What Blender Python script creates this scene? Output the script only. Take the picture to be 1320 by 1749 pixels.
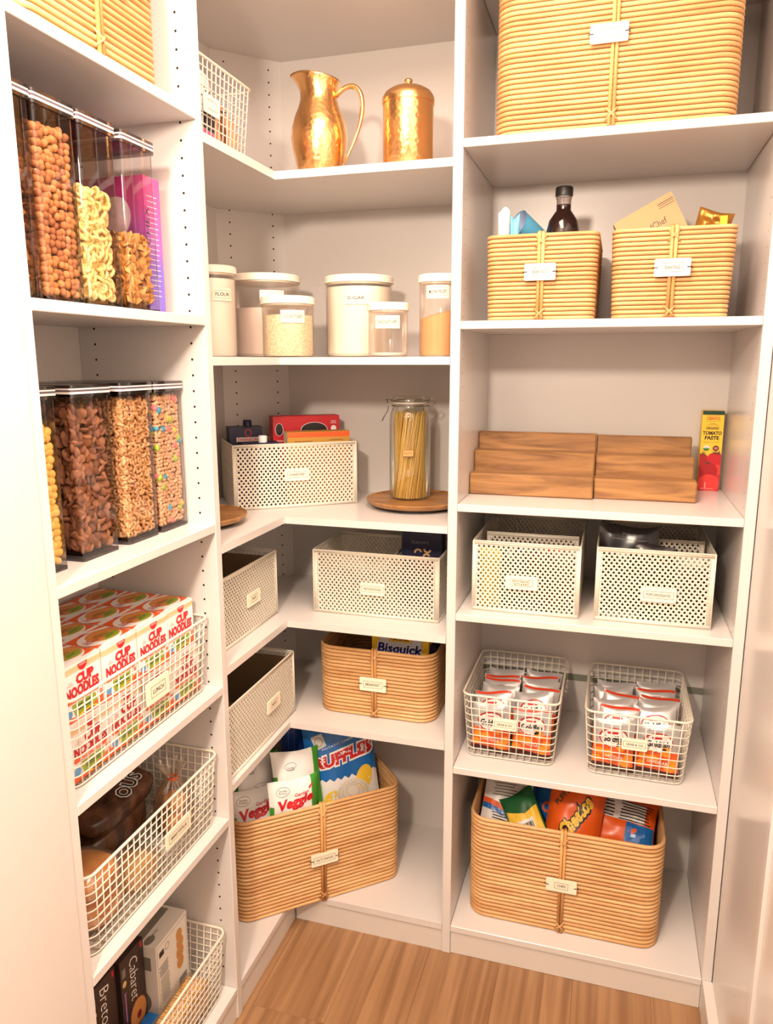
import bpy, bmesh, math, random
import numpy as np
from mathutils import Vector, Matrix, Euler
from math import pi, sin, cos, radians

for o in list(bpy.data.objects): bpy.data.objects.remove(o)
sc = bpy.context.scene
COL = sc.collection

# ------------------------------------------------------------------ camera
CP = Vector((0.7991, -1.7421, 1.5739)); YAW, PITCH, ROLL, FPX = 0.2927, -0.1973, -0.0017, 1287.1
def make_camera():
    F = Vector((-sin(YAW)*cos(PITCH), cos(YAW)*cos(PITCH), sin(PITCH)))
    r = Vector((cos(YAW), sin(YAW), 0)); u = r.cross(F)
    R = cos(ROLL)*r + sin(ROLL)*u; U = -sin(ROLL)*r + cos(ROLL)*u
    cd = bpy.data.cameras.new('camera'); c = bpy.data.objects.new('camera', cd); COL.objects.link(c)
    m = Matrix((R, U, -F)).transposed().to_4x4(); m.translation = CP
    c.matrix_world = m
    cd.sensor_fit = 'HORIZONTAL'; cd.sensor_width = 36; cd.lens = FPX*36/1320
    cd.clip_start = 0.02
    sc.camera = c
make_camera()

# ------------------------------------------------------------------ light
w = bpy.data.worlds.new('world'); sc.world = w; w.use_nodes = True
bg = w.node_tree.nodes['Background']; bg.inputs[0].default_value = (1.0, 0.84, 0.72, 1); bg.inputs[1].default_value = 0.34
def area(name, loc, target, sx, sy, power, col):
    l = bpy.data.lights.new(name, 'AREA'); l.shape = 'RECTANGLE'; l.size = sx; l.size_y = sy; l.energy = power; l.color = col
    o = bpy.data.objects.new(name, l); COL.objects.link(o); o.location = loc
    o.rotation_euler = (Vector(target)-Vector(loc)).to_track_quat('-Z', 'Y').to_euler(); return o
def point(name, loc, rad, power, col):
    l = bpy.data.lights.new(name, 'POINT'); l.shadow_soft_size = rad; l.energy = power; l.color = col
    o = bpy.data.objects.new(name, l); COL.objects.link(o); o.location = loc; return o
WARM = (1.0, 0.82, 0.66)
point('pendant_lamp', (0.42, -1.90, 2.12), 0.07, 64, WARM)
area('aisle_fill', (0.55, -0.95, 2.62), (0.5, -0.75, 0), 0.5, 0.9, 18, (1.0, 0.80, 0.67))  # soft fill light added over the aisle, not a known fixture
sc.view_settings.view_transform = 'Standard'; sc.view_settings.look = 'None'
sc.view_settings.exposure = 0.84; sc.view_settings.gamma = 1.0
sc.view_settings.use_curve_mapping = False
sc.cycles.transparent_max_bounces = 24

# ------------------------------------------------------------------ materials
def lin(c):
    c = c/255.0
    return c/12.92 if c <= 0.04045 else ((c+0.055)/1.055)**2.4
def rgb(r, g, b): return (lin(r), lin(g), lin(b), 1)
MATS = {}
def M(name, col=None, rough=0.5, metal=0.0, spec=0.5, coat=0.0):
    if name in MATS: return MATS[name]
    m = bpy.data.materials.new(name); m.use_nodes = True
    b = m.node_tree.nodes['Principled BSDF']
    b.inputs['Base Color'].default_value = rgb(*col); b.inputs['Roughness'].default_value = rough
    b.inputs['Metallic'].default_value = metal; b.inputs['Specular IOR Level'].default_value = spec
    if coat: b.inputs['Coat Weight'].default_value = coat; b.inputs['Coat Roughness'].default_value = 0.1
    MATS[name] = m; return m
def nodes(m): return m.node_tree.nodes, m.node_tree.links, m.node_tree.nodes['Principled BSDF']
def ramp_mat(name, c1, c2, scale, rough=0.5, detail=4, dist=0.0, rand=0.0, bump=0.0, bscale=None, pos=(0.35, 0.65), metal=0, obj=True):
    """two-tone noise stretched by scale, optional per-object brightness variation and bump"""
    m = M(name, c1, rough, metal)
    n, l, b = nodes(m)
    tc = n.new('ShaderNodeTexCoord'); mp = n.new('ShaderNodeMapping'); mp.inputs['Scale'].default_value = scale
    l.new(tc.outputs['Object'], mp.inputs['Vector'])
    oi = n.new('ShaderNodeObjectInfo')
    if rand:
        va = n.new('ShaderNodeVectorMath'); va.operation = 'ADD'
        sm = n.new('ShaderNodeVectorMath'); sm.operation = 'SCALE'; sm.inputs[0].default_value = (37, 53, 71)
        l.new(oi.outputs['Random'], sm.inputs['Scale']); l.new(mp.outputs[0], va.inputs[0]); l.new(sm.outputs[0], va.inputs[1]); vec = va.outputs[0]
    else: vec = mp.outputs[0]
    nz = n.new('ShaderNodeTexNoise'); nz.inputs['Scale'].default_value = 1; nz.inputs['Detail'].default_value = detail; nz.inputs['Distortion'].default_value = dist
    l.new(vec, nz.inputs['Vector'])
    cr = n.new('ShaderNodeValToRGB'); cr.color_ramp.elements[0].color = rgb(*c1); cr.color_ramp.elements[1].color = rgb(*c2)
    cr.color_ramp.elements[0].position, cr.color_ramp.elements[1].position = pos
    l.new(nz.outputs['Fac'], cr.inputs['Fac']); out = cr.outputs['Color']
    if rand:
        hs = n.new('ShaderNodeHueSaturation'); mr = n.new('ShaderNodeMapRange')
        mr.inputs['To Min'].default_value = 1-rand; mr.inputs['To Max'].default_value = 1+rand
        l.new(oi.outputs['Random'], mr.inputs['Value']); l.new(mr.outputs[0], hs.inputs['Value']); l.new(out, hs.inputs['Color']); out = hs.outputs['Color']
    l.new(out, b.inputs['Base Color'])
    if bump:
        bp = n.new('ShaderNodeBump'); bp.inputs['Strength'].default_value = bump; bp.inputs['Distance'].default_value = 0.002
        l.new(nz.outputs['Fac'], bp.inputs['Height']); l.new(bp.outputs[0], b.inputs['Normal'])
    return m
def clear_mat(name, tint, refl=0.10, rough=0.03, haze=0.0):
    m = bpy.data.materials.new(name); m.use_nodes = True; n = m.node_tree.nodes; l = m.node_tree.links
    n.remove(n['Principled BSDF']); out = n['Material Output']
    tr = n.new('ShaderNodeBsdfTransparent'); tr.inputs[0].default_value = rgb(*tint)
    gl = n.new('ShaderNodeBsdfGlossy'); gl.inputs['Roughness'].default_value = rough; gl.inputs[0].default_value = (1, 1, 1, 1)
    lw = n.new('ShaderNodeLayerWeight'); lw.inputs['Blend'].default_value = 0.25
    mu = n.new('ShaderNodeMath'); mu.operation = 'MULTIPLY_ADD'; mu.inputs[1].default_value = 0.5; mu.inputs[2].default_value = refl*0.4
    l.new(lw.outputs['Fresnel'], mu.inputs[0])
    mx = n.new('ShaderNodeMixShader'); l.new(mu.outputs[0], mx.inputs[0]); l.new(tr.outputs[0], mx.inputs[1]); l.new(gl.outputs[0], mx.inputs[2])
    src = mx.outputs[0]
    if haze:
        df = n.new('ShaderNodeBsdfDiffuse'); df.inputs[0].default_value = rgb(240, 232, 225)
        m2 = n.new('ShaderNodeMixShader'); m2.inputs[0].default_value = haze; l.new(src, m2.inputs[1]); l.new(df.outputs[0], m2.inputs[2]); src = m2.outputs[0]
    l.new(src, out.inputs['Surface']); MATS[name] = m; return m

WHITE = M('white_melamine', (213, 208, 204), 0.24, 0, 0.5)
BACKW = M('white_back_panel', (211, 205, 200), 0.3)
WALLM = M('white_wall_paint', (208, 202, 197), 0.55)
CEIL = M('ceiling_paint', (242, 232, 224), 0.7)
KICK = M('kick_paint', (211, 205, 198), 0.4)
HOLE = M('peg_hole', (22, 18, 16), 0.8)
GREYSTRIP = M('grey_green_strip', (128, 130, 116), 0.5)
RATTAN = ramp_mat('rattan', (196, 146, 92), (220, 176, 122), (7, 7, 0.5), 0.5, rand=0.06)
RATTAN_D = ramp_mat('rattan_binding', (196, 140, 80), (226, 176, 112), (40, 40, 8), 0.5, rand=0.10)
TAG = M('ivory_tag', (246, 236, 212), 0.45)
INK = M('black_ink', (34, 30, 28), 0.6)
WIRE = M('cream_wire', (224, 216, 200), 0.35)
PERF = M('cream_perforated_steel', (222, 214, 198), 0.38)
COPPER = M('hammered_copper', (253, 198, 134), 0.24, 1.0)
def hammered():
    n, l, b = nodes(COPPER); tc = n.new('ShaderNodeTexCoord'); vo = n.new('ShaderNodeTexVoronoi'); vo.feature = 'SMOOTH_F1'
    vo.inputs['Scale'].default_value = 110; bp = n.new('ShaderNodeBump'); bp.inputs['Strength'].default_value = 0.45; bp.inputs['Distance'].default_value = 0.002
    l.new(tc.outputs['Object'], vo.inputs['Vector']); l.new(vo.outputs['Distance'], bp.inputs['Height']); l.new(bp.outputs[0], b.inputs['Normal'])
hammered()
COPPER_S = M('smooth_copper', (253, 200, 138), 0.22, 1.0)
PLASTIC = clear_mat('clear_plastic', (244, 240, 240), 0.10, 0.04)
LIDCLEAR = clear_mat('smoky_lid', (196, 188, 192), 0.25, 0.08)
CANCLEAR = clear_mat('frosted_canister', (252, 247, 242), 0.08, 0.08, 0.08)
GLASS = clear_mat('clear_glass', (246, 248, 244), 0.16, 0.02)
FILM = clear_mat('clear_film', (250, 244, 236), 0.25, 0.10, 0.04)
SMOKE = M('smoke_base', (58, 54, 56), 0.25)
LIDGREY = M('lid_grey', (96, 88, 94), 0.2, 0, 0.6)
GASKET = M('white_gasket', (236, 230, 230), 0.4)
CANLID = M('canister_lid', (246, 236, 220), 0.4)
STEEL = M('wire_steel', (150, 146, 140), 0.25, 1.0)
ACACIA = ramp_mat('acacia_wood', (98, 62, 32), (172, 126, 76), (3.5, 30, 34), 0.4, detail=7, dist=1.4, rand=0.10, pos=(0.25, 0.68))
TRAYW = ramp_mat('turntable_wood', (126, 82, 42), (182, 130, 76), (3, 34, 20), 0.4, detail=5, dist=1.0)
PLANK = ramp_mat('oak_plank', (132, 96, 64), (162, 124, 88), (48, 1.5, 30), 0.42, detail=8, dist=0.5, rand=0.035, bump=0.10)
def c_(name, r, g, b, rough=0.45): return M(name, (r, g, b), rough)
RED = c_('print_red', 200, 28, 40); DRED = c_('print_dark_red', 130, 20, 30); ORANGE = c_('print_orange', 236, 96, 36); YEL = c_('print_yellow', 250, 206, 60)
GREEN = c_('print_green', 44, 130, 50); LIME = c_('print_lime', 150, 172, 44); DGREEN = c_('print_dark_green', 20, 64, 44); BLUE = c_('print_blue', 24, 106, 184, 0.3)
NAVY = c_('print_navy', 22, 26, 62); PWHITE = c_('print_white', 244, 242, 240); TAN = c_('print_tan', 222, 184, 130); BROWN = c_('print_brown', 112, 62, 34)
BLACK = c_('print_black', 26, 22, 24); SKYB = c_('print_sky_blue', 96, 160, 214); GREY = c_('print_grey', 130, 126, 116); NOOD = c_('print_noodle', 222, 150, 78)
LILAC = c_('print_lilac', 176, 120, 196); GOLDP = c_('print_gold', 196, 146, 60); PINK = c_('print_pink', 226, 110, 160)

# ------------------------------------------------------------------ mesh helpers
class MB:
    def __init__(s): s.v = []; s.f = []; s.m = []
    def add(s, vs, fs, m=0):
        o = len(s.v); s.v += [tuple(x) for x in vs]; s.f += [tuple(i+o for i in f) for f in fs]; s.m += [m]*len(fs)
        return s
    def box(s, x0, x1, y0, y1, z0, z1, m=0, bev=0.0):
        if bev:
            b = bev; pts = []; 
            bm = bmesh.new(); bmesh.ops.create_cube(bm, size=1)
            for v in bm.verts: v.co = Vector(((x0+x1)/2+v.co.x*(x1-x0), (y0+y1)/2+v.co.y*(y1-y0), (z0+z1)/2+v.co.z*(z1-z0)))
            bmesh.ops.bevel(bm, geom=bm.edges[:], offset=b, segments=1, affect='EDGES', profile=0.5)
            bm.verts.ensure_lookup_table(); s.add([v.co[:] for v in bm.verts], [[v.index for v in f.verts] for f in bm.faces], m); bm.free(); return s
        vs = [(x, y, z) for z in (z0, z1) for x, y in ((x0, y0), (x1, y0), (x1, y1), (x0, y1))]
        return s.add(vs, [(3, 2, 1, 0), (4, 5, 6, 7), (0, 1, 5, 4), (1, 2, 6, 5), (2, 3, 7, 6), (3, 0, 4, 7)], m)
    def prism(s, poly, z0, z1, m=0):
        n = len(poly); vs = [(x, y, z0) for x, y in poly]+[(x, y, z1) for x, y in poly]
        return s.add(vs, [tuple(range(n-1, -1, -1)), tuple(range(n, 2*n))]+[(i, (i+1) % n, n+(i+1) % n, n+i) for i in range(n)], m)
    def tube(s, pts, r, closed=False, n=6, m=0, cap=True):
        pts = [Vector(p) for p in pts]; k = len(pts); vs = []; up = None
        for i, p in enumerate(pts):
            a = pts[i-1] if (i > 0 or closed) else p; b = pts[(i+1) % k] if (i < k-1 or closed) else p
            t = (b-a).normalized()
            if up is None:
                up = Vector((0, 0, 1)) if abs(t.z) < 0.9 else Vector((1, 0, 0))
            sd = t.cross(up)
            if sd.length < 1e-4: sd = t.cross(Vector((0.3, 1, 0.2)))
            sd.normalize(); up = sd.cross(t).normalized()
            rr = r[i] if isinstance(r, (list, tuple)) else r
            for j in range(n):
                q = 2*pi*j/n; vs.append(p+sd*(rr*cos(q))+up*(rr*sin(q)))
        fs = []
        for i in range(k if closed else k-1):
            for j in range(n):
                a = i*n+j; b = i*n+(j+1) % n; c = ((i+1) % k)*n+(j+1) % n; d = ((i+1) % k)*n+j; fs.append((a, b, c, d))
        if cap and not closed: fs += [tuple(range(n-1, -1, -1)), tuple((k-1)*n+j for j in range(n))]
        return s.add(vs, fs, m)
    def lathe(s, prof, n=32, m=0, c=(0, 0), fn=None):
        vs = []; k = len(prof)
        for r, z in prof:
            for j in range(n):
                a = 2*pi*j/n; p = (c[0]+r*cos(a), c[1]+r*sin(a), z); vs.append(fn(p, a, r) if fn else p)
        fs = [(i*n+j, i*n+(j+1) % n, (i+1)*n+(j+1) % n, (i+1)*n+j) for i in range(k-1) for j in range(n)]
        return s.add(vs, fs, m)
    def mesh(s, name, mats, smooth=False):
        me = bpy.data.meshes.new(name); me.from_pydata(s.v, [], s.f)
        for m in (mats if isinstance(mats, (list, tuple)) else [mats]): me.materials.append(m)
        me.polygons.foreach_set('material_index', s.m)
        if smooth: me.polygons.foreach_set('use_smooth', [True]*len(s.f))
        me.update(); return me
    def build(s, name, mats, parent=None, smooth=False): return obj(name, s.mesh(name, mats, smooth), parent)
def obj(name, me, parent=None, loc=None, rot=None):
    o = bpy.data.objects.new(name, me); COL.objects.link(o)
    if parent: o.parent = parent
    if loc: o.location = loc
    if rot: o.rotation_euler = rot
    return o
def autosmooth(o, ang=40):
    me = o.data; me.polygons.foreach_set('use_smooth', [True]*len(me.polygons)); me.set_sharp_from_angle(angle=radians(ang)); return o
def tag(o, label=None, cat=None, group=None, kind=None):
    if label: o['label'] = label
    if cat: o['category'] = cat
    if group: o['group'] = group
    if kind: o['kind'] = kind
    return o
def thing(name, label, cat, loc=(0, 0, 0), rot=0, group=None):
    o = bpy.data.objects.new(name, None); COL.objects.link(o); o.empty_display_size = 0.02
    o.location = loc; o.rotation_euler = rot if isinstance(rot, (tuple, list)) else (0, 0, rot)
    return tag(o, label, cat, group)
def kids(o): return [c for c in bpy.data.objects if c.parent == o]
def copy_tree(o, parent=None, ch=None):
    c = o.copy(); COL.objects.link(c); c.parent = parent
    for k in kids(o): copy_tree(k, c)
    return c
def rrect(w, d, r, n=5, x0=0, y0=0):
    """rounded rectangle, counter-clockwise, from (x0,y0) to (x0+w,y0+d)"""
    P = []
    for cx, cy, a0 in ((x0+w-r, y0+r, -pi/2), (x0+w-r, y0+d-r, 0), (x0+r, y0+d-r, pi/2), (x0+r, y0+r, pi)):
        for i in range(n+1):
            a = a0+pi/2*i/n; P.append((cx+r*cos(a), cy+r*sin(a)))
    return P

# ------------------------------------------------------------------ flat print (lettering, patches) mapped on faces
TXT = {}
def text_geo(s, bold=0.0, space=1.0):
    key = (s, bold, space)
    if key in TXT: return TXT[key]
    cu = bpy.data.curves.new('t', 'FONT'); cu.body = s; cu.resolution_u = 2; cu.offset = bold; cu.align_x = 'CENTER'; cu.space_line = 0.9; cu.space_character = space
    ob = bpy.data.objects.new('t', cu); me = bpy.data.meshes.new_from_object(ob)
    vs = [(v.co.x, v.co.y) for v in me.vertices]; fs = [tuple(p.vertices) for p in me.polygons]
    bpy.data.objects.remove(ob); bpy.data.curves.remove(cu); bpy.data.meshes.remove(me)
    if not vs: vs = [(0, 0)]
    xs = [v[0] for v in vs]; ys = [v[1] for v in vs]; cx, cy = (min(xs)+max(xs))/2, (min(ys)+max(ys))/2
    TXT[key] = ([(x-cx, y-cy) for x, y in vs], fs, max(xs)-min(xs), max(ys)-min(ys)); return TXT[key]
class Print:
    def __init__(s): s.items = []; s.mats = []
    def _m(s, m):
        if m not in s.mats: s.mats.append(m)
        return s.mats.index(m)
    def _a(s, vs, fs, m): s.items.append((vs, fs, s._m(m))); return s
    def text(s, t, cx, cy, w, m, h=None, rot=0, bold=0.0, shear=0.0, space=1.0):
        vs, fs, tw, th = text_geo(t, bold, space); k = w/max(tw, 1e-6); ky = (h/max(th, 1e-6)) if h else k
        out = []
        for x, y in vs:
            x, y = x*k+shear*y*ky, y*ky; out.append((cx+x*cos(rot)-y*sin(rot), cy+x*sin(rot)+y*cos(rot)))
        return s._a(out, fs, m)
    def poly(s, pts, m): return s._a(list(pts), [tuple(range(len(pts)))], m)
    def rect(s, cx, cy, w, h, m, rot=0):
        return s.poly([(cx+x*cos(rot)-y*sin(rot), cy+x*sin(rot)+y*cos(rot)) for x, y in ((-w/2, -h/2), (w/2, -h/2), (w/2, h/2), (-w/2, h/2))], m)
    def ell(s, cx, cy, rx, ry, m, a0=0, a1=2*pi, n=20, rot=0):
        full = abs(a1-a0-2*pi) < 1e-6
        P = [(rx*cos(a0+(a1-a0)*i/n), ry*sin(a0+(a1-a0)*i/n)) for i in range(n if full else n+1)]
        return s.poly([(cx+x*cos(rot)-y*sin(rot), cy+x*sin(rot)+y*cos(rot)) for x, y in P], m)
    def ring(s, cx, cy, rx, ry, t, m, n=24, rot=0):
        vs = []
        for k in (1, 0):
            for i in range(n):
                a = 2*pi*i/n; x, y = (rx-t*(1-k))*cos(a), (ry-t*(1-k))*sin(a); vs.append((cx+x*cos(rot)-y*sin(rot), cy+x*sin(rot)+y*cos(rot)))
        return s._a(vs, [(i, (i+1) % n, n+(i+1) % n, n+i) for i in range(n)], m)
    def frame(s, cx, cy, w, h, t, m):
        for r in ((cx, cy+h/2-t/2, w, t), (cx, cy-h/2+t/2, w, t), (cx-w/2+t/2, cy, t, h), (cx+w/2-t/2, cy, t, h)): s.rect(*r, m)
        return s
    def lines(s, x0, x1, y0, y1, n, m, t=0.0008, seed=0):
        rr = random.Random(seed)
        for i in range(n):
            y = y0+(y1-y0)*i/max(1, n-1); s.rect((x0+x1)/2-(x1-x0)*0.06*rr.random(), y, (x1-x0)*(0.75+0.25*rr.random()), t, m)
        return s
    def mesh(s, name, mapper, ulines=None, vlines=None, step=0.00002):
        mb = MB()
        for k, (vs, fs, mi) in enumerate(s.items):
            off = 0.0003+k*step
            if ulines:
                bm = bmesh.new(); V = [bm.verts.new((x, y, 0)) for x, y in vs]
                for f in fs:
                    try: bm.faces.new([V[i] for i in f])
                    except ValueError: pass
                xs = [v[0] for v in vs]; ys = [v[1] for v in vs]
                for lst, ax, lo, hi in ((ulines, 0, min(xs), max(xs)), (vlines, 1, min(ys), max(ys))):
                    for q in lst:
                        if lo < q < hi:
                            co = [0, 0, 0]; no = [0, 0, 0]; co[ax] = q; no[ax] = 1
                            bmesh.ops.bisect_plane(bm, geom=bm.verts[:]+bm.edges[:]+bm.faces[:], plane_co=co, plane_no=no)
                bm.verts.ensure_lookup_table(); bm.verts.index_update()
                vs = [(v.co.x, v.co.y) for v in bm.verts]; fs = [tuple(v.index for v in f.verts) for f in bm.faces]; bm.free()
            mb.add([mapper(x, y, off) for x, y in vs], fs, mi)
        return mb.mesh(name, s.mats)
def on_front(ox=0, y=0, oz=0): return lambda a, b, o: (ox+a, y-o, oz+b)
def on_back(ox=0, y=0, oz=0): return lambda a, b, o: (ox-a, y+o, oz+b)
def on_top(ox=0, oy=0, z=0): return lambda a, b, o: (ox+a, oy+b, z+o)
def on_left(x=0, oy=0, oz=0): return lambda a, b, o: (x-o, oy-a, oz+b)
def on_right(x=0, oy=0, oz=0): return lambda a, b, o: (x+o, oy+a, oz+b)

# ------------------------------------------------------------------ the room
XD, XR, DEP, YL, YN, T, DL, TH = 0.4279, 1.0796, 0.4152, 0.3501, 0.8292, 0.0226, 0.3059, 0.0181
S = [2.0135, 1.5842, 1.1829, 0.9024, 0.6134, 0.086]
R = [2.0502, 1.6638, 1.2391, 0.965, 0.552, 0.086]
L = [2.0469, 1.6634, 1.2354, 0.8665, 0.5424, 0.086]
TOP = 2.405; HT = 2.46; CZ = 2.68; YB = -3.3
def struct(name, mb, m): o = mb.build(name, m); o['kind'] = 'structure'; return o
fl = struct('floor', MB().box(-0.6, 1.7, YB, 0.6, -0.05, -0.012), M('subfloor', (90, 70, 50), 0.8))
rnd = random.Random(4)
edges = [-0.185+0.19*i for i in range(9)]
for i in range(8):
    x0, x1 = edges[i]+0.01, edges[i+1]+0.01
    cuts = [0.45] + ([-0.303, -1.75] if i == 1 else [-0.75-0.37*((i*5) % 4), -2.2-0.2*(i % 3)]) + [YB]
    for a, b in zip(cuts, cuts[1:]):
        me = MB().box(-(x1-x0)/2+0.0002, (x1-x0)/2-0.0002, b-(a+b)/2+0.0003, a-(a+b)/2-0.0003, -0.012, 0, bev=0.0005).mesh('plank', PLANK)
        obj('plank', me, fl, loc=((x0+x1)/2, (a+b)/2, 0))
struct('ceiling', MB().box(-0.6, 1.7, YB, 0.6, CZ, CZ+0.05), CEIL)
struct('wall_left', MB().box(-0.45, -DL-0.016, YB, 0.6, -0.05, CZ), WALLM)
struct('wall_back', MB().box(-0.45, 1.7, DEP+0.016, 0.6, -0.05, CZ), WALLM)
struct('wall_right', MB().box(1.45, 1.6, YB, DEP+0.016, -0.05, CZ), WALLM)
def frame_posts(name, x0, x1, y0, y1): struct(name, MB().box(x0, x1, y0, y1, 0, CZ), WALLM)
# wall return beside the left shelves (fills the left edge of the view)
struct('wall_left_return', MB().box(-DL, 0.002, YB, -YN-T-0.001, 0, CZ), WALLM)

def panel(name, parent, x0, x1, y0, y1, z0, z1, m=WHITE, bev=0.0012):
    return MB().box(x0, x1, y0, y1, z0, z1, bev=bev).build(name, m, parent)
def holes(parent, pts, nrm, r=0.0026):
    """small drilled peg holes, shallow dark discs set on the panel"""
    mb = MB(); n = Vector(nrm); a = n.cross(Vector((0, 0, 1))).normalized(); b = Vector((0, 0, 1))
    for p in pts:
        p = Vector(p)+n*0.0003; mb.add([p+a*(r*cos(q))+b*(r*sin(q)) for q in [2*pi*i/8 for i in range(8)]], [tuple(range(8))])
    o = mb.build('peg_holes', HOLE, parent); o['kind'] = 'stuff'; return o
HZ = [1.9944-0.032*k for k in range(-12, 59)]
# --- right tower
tw = thing('shelving_tower', 'white built-in shelf tower holding the wooden step riser and chips basket', 'shelves', (0, 0, 0))
panel('side_panel', tw, XD, XD+T, 0, DEP, 0, HT); sp = panel('side_panel', tw, XR, XR+T, 0, DEP, 0, HT)
panel('back_panel', tw, XD, XR+T, DEP, DEP+0.014, 0, HT, BACKW, 0)
for z in [TOP+TH]+R: panel('shelf', tw, XD+T+0.0005, XR-0.0005, 0.0, DEP-0.0005, z-TH, z)
panel('kick_board', tw, XD+T+0.0005, XR-0.0005, 0.004, 0.022, 0.0, R[5]-TH, KICK)
panel('rail_strip', tw, XD+T+0.0005, XR-0.0005, DEP-0.003, DEP, 0.650, 0.669, GREYSTRIP, 0)
hz = [z for z in HZ if z < HT-0.05]
holes(tw, [(XR, y, z) for y in (0.037, 0.36) for z in hz], (-1, 0, 0), 0.002)
holes(tw, [(XD+T, y, z) for y in (0.037, 0.36) for z in hz], (1, 0, 0), 0.002)
# --- corner unit
A_, B_ = (-DL, DEP-0.148), (-DL+0.143, DEP)
cn = thing('corner_shelving', 'white L-shaped corner shelves holding canisters, bins and copper jug', 'shelves', (0, 0, 0))
Lp = [(0, 0), (XD-0.0005, 0), (XD-0.0005, DEP-0.0005), (B_[0]+0.0005, DEP-0.0005), (-DL+0.0005, A_[1]-0.0005), (-DL+0.0005, -YL+T+0.0005), (0, -YL+T+0.0005)]
for z in [TOP+TH]+S:
    bm = bmesh.new(); vs = [bm.verts.new((x, y, z-TH)) for x, y in Lp]; f = bm.faces.new(vs)
    ex = bmesh.ops.extrude_face_region(bm, geom=[f]); 
    for v in [g for g in ex['geom'] if isinstance(g, bmesh.types.BMVert)]: v.co.z = z
    bmesh.ops.recalc_face_normals(bm, faces=bm.faces[:])
    me = bpy.data.meshes.new('shelf'); bm.to_mesh(me); bm.free(); me.materials.append(WHITE); obj('shelf', me, cn)
panel('back_panel', cn, -DL, XD, DEP, DEP+0.014, 0, HT, BACKW, 0)
panel('back_panel', cn, -DL-0.014, -DL, -YL+T, DEP+0.014, 0, HT, BACKW, 0)
dv = Vector((B_[0]-A_[0], B_[1]-A_[1], 0)); dn = Vector((dv.y, -dv.x, 0)).normalized()
MB().prism([A_, B_, (-DL, DEP)], 0, HT).build('corner_panel', WHITE, cn)
holes(cn, [Vector((A_[0], A_[1], z))+dv*k for k in (0.19, 0.82) for z in hz if z > 0.1], dn)
MB().box(0.0, XD-0.0005, 0.004, 0.022, 0, S[5]-TH).box(-0.022, -0.004, -YL+T+0.0005, 0.022, 0, S[5]-TH).build('kick_board', KICK, cn)
# --- left unit
lf = thing('cereal_shelving', 'white built-in shelves with cereal dispensers and cup noodles', 'shelves', (0, 0, 0))
panel('side_panel', lf, -DL, 0, -YL, -YL+T, 0, HT); panel('side_panel', lf, -DL, 0, -YN-T, -YN, 0, HT)
panel('back_panel', lf, -DL-0.014, -DL, -YN-T, -YL+T, 0, HT, BACKW, 0)
for z in [TOP+TH]+L: panel('shelf', lf, -DL+0.0005, 0, -YN+0.0005, -YL-0.0005, z-TH, z)
panel('kick_board', lf, -0.022, -0.004, -YN, -YL, 0, L[5]-TH, KICK)
holes(lf, [(x, -YL, z) for x in (-0.0348, -0.266) for z in hz], (0, -1, 0))
# --- right return: low plinth, glossy end panel and the edge of the next cabinet
rr_ = thing('side_cabinet', 'glossy white cabinet side standing on a plinth right of the shelf tower', 'cabinet', (0, 0, 0))
GLOSSW = M('white_gloss_panel', (212, 206, 201), 0.20)
panel('plinth', rr_, XR+0.0005, 1.44, YB, -0.001, 0, 0.086, KICK)
panel('cabinet_side', rr_, 1.103, 1.125, -0.40, -0.001, 0.0865, HT, GLOSSW)
panel('front_panel', rr_, 1.0975, 1.44, -0.424, -0.401, 0.0865, HT)
panel('cabinet_side', rr_, 1.104, 1.126, -1.4, -0.425, 0.0865, HT, GLOSSW)

# ------------------------------------------------------------------ rattan baskets
def cane_mesh(w, d, r, cr):
    P = [(x, y, 0) for x, y in rrect(w-2*cr, d-2*cr, r, 5, cr, cr)]
    return MB().tube(P, cr*0.90, True, 10).mesh('cane', RATTAN, True)
def tag_plate(parent, x, z, y, w, h, txt, ties=True, tw=None, frame=True):
    mb = MB(); mb.prism(rrect(w, h, 0.003, 3, -w/2, -h/2), -0.0015, 0.0015)
    mb.v = [(x+a, y+c, z+b) for a, b, c in mb.v]
    p = mb.build('name_tag', TAG, parent); p['label'] = 'ivory name tag'
    pr = Print()
    if frame: pr.frame(0, 0, (tw+0.013) if tw else w*0.6, h*0.50, 0.0008, INK)
    if txt:
        n = txt.count('\n'); pr.text(txt, 0, 0, tw or w*0.54, INK, h*(0.20 if not n else 0.36), bold=0.012)
    if pr.items: obj('lettering', pr.mesh('lettering', on_front(x, y-0.0015, z)), p)
    if ties:
        for s in (-1, 1): MB().tube([(x+s*(w/2-0.007), y-0.0022, z), (x+s*(w/2+0.002), y-0.0018, z+0.0005), (x+s*(w/2+0.003), y+0.004, z)], 0.0011, n=5).build('tie', INK, p)
    return p
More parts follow.
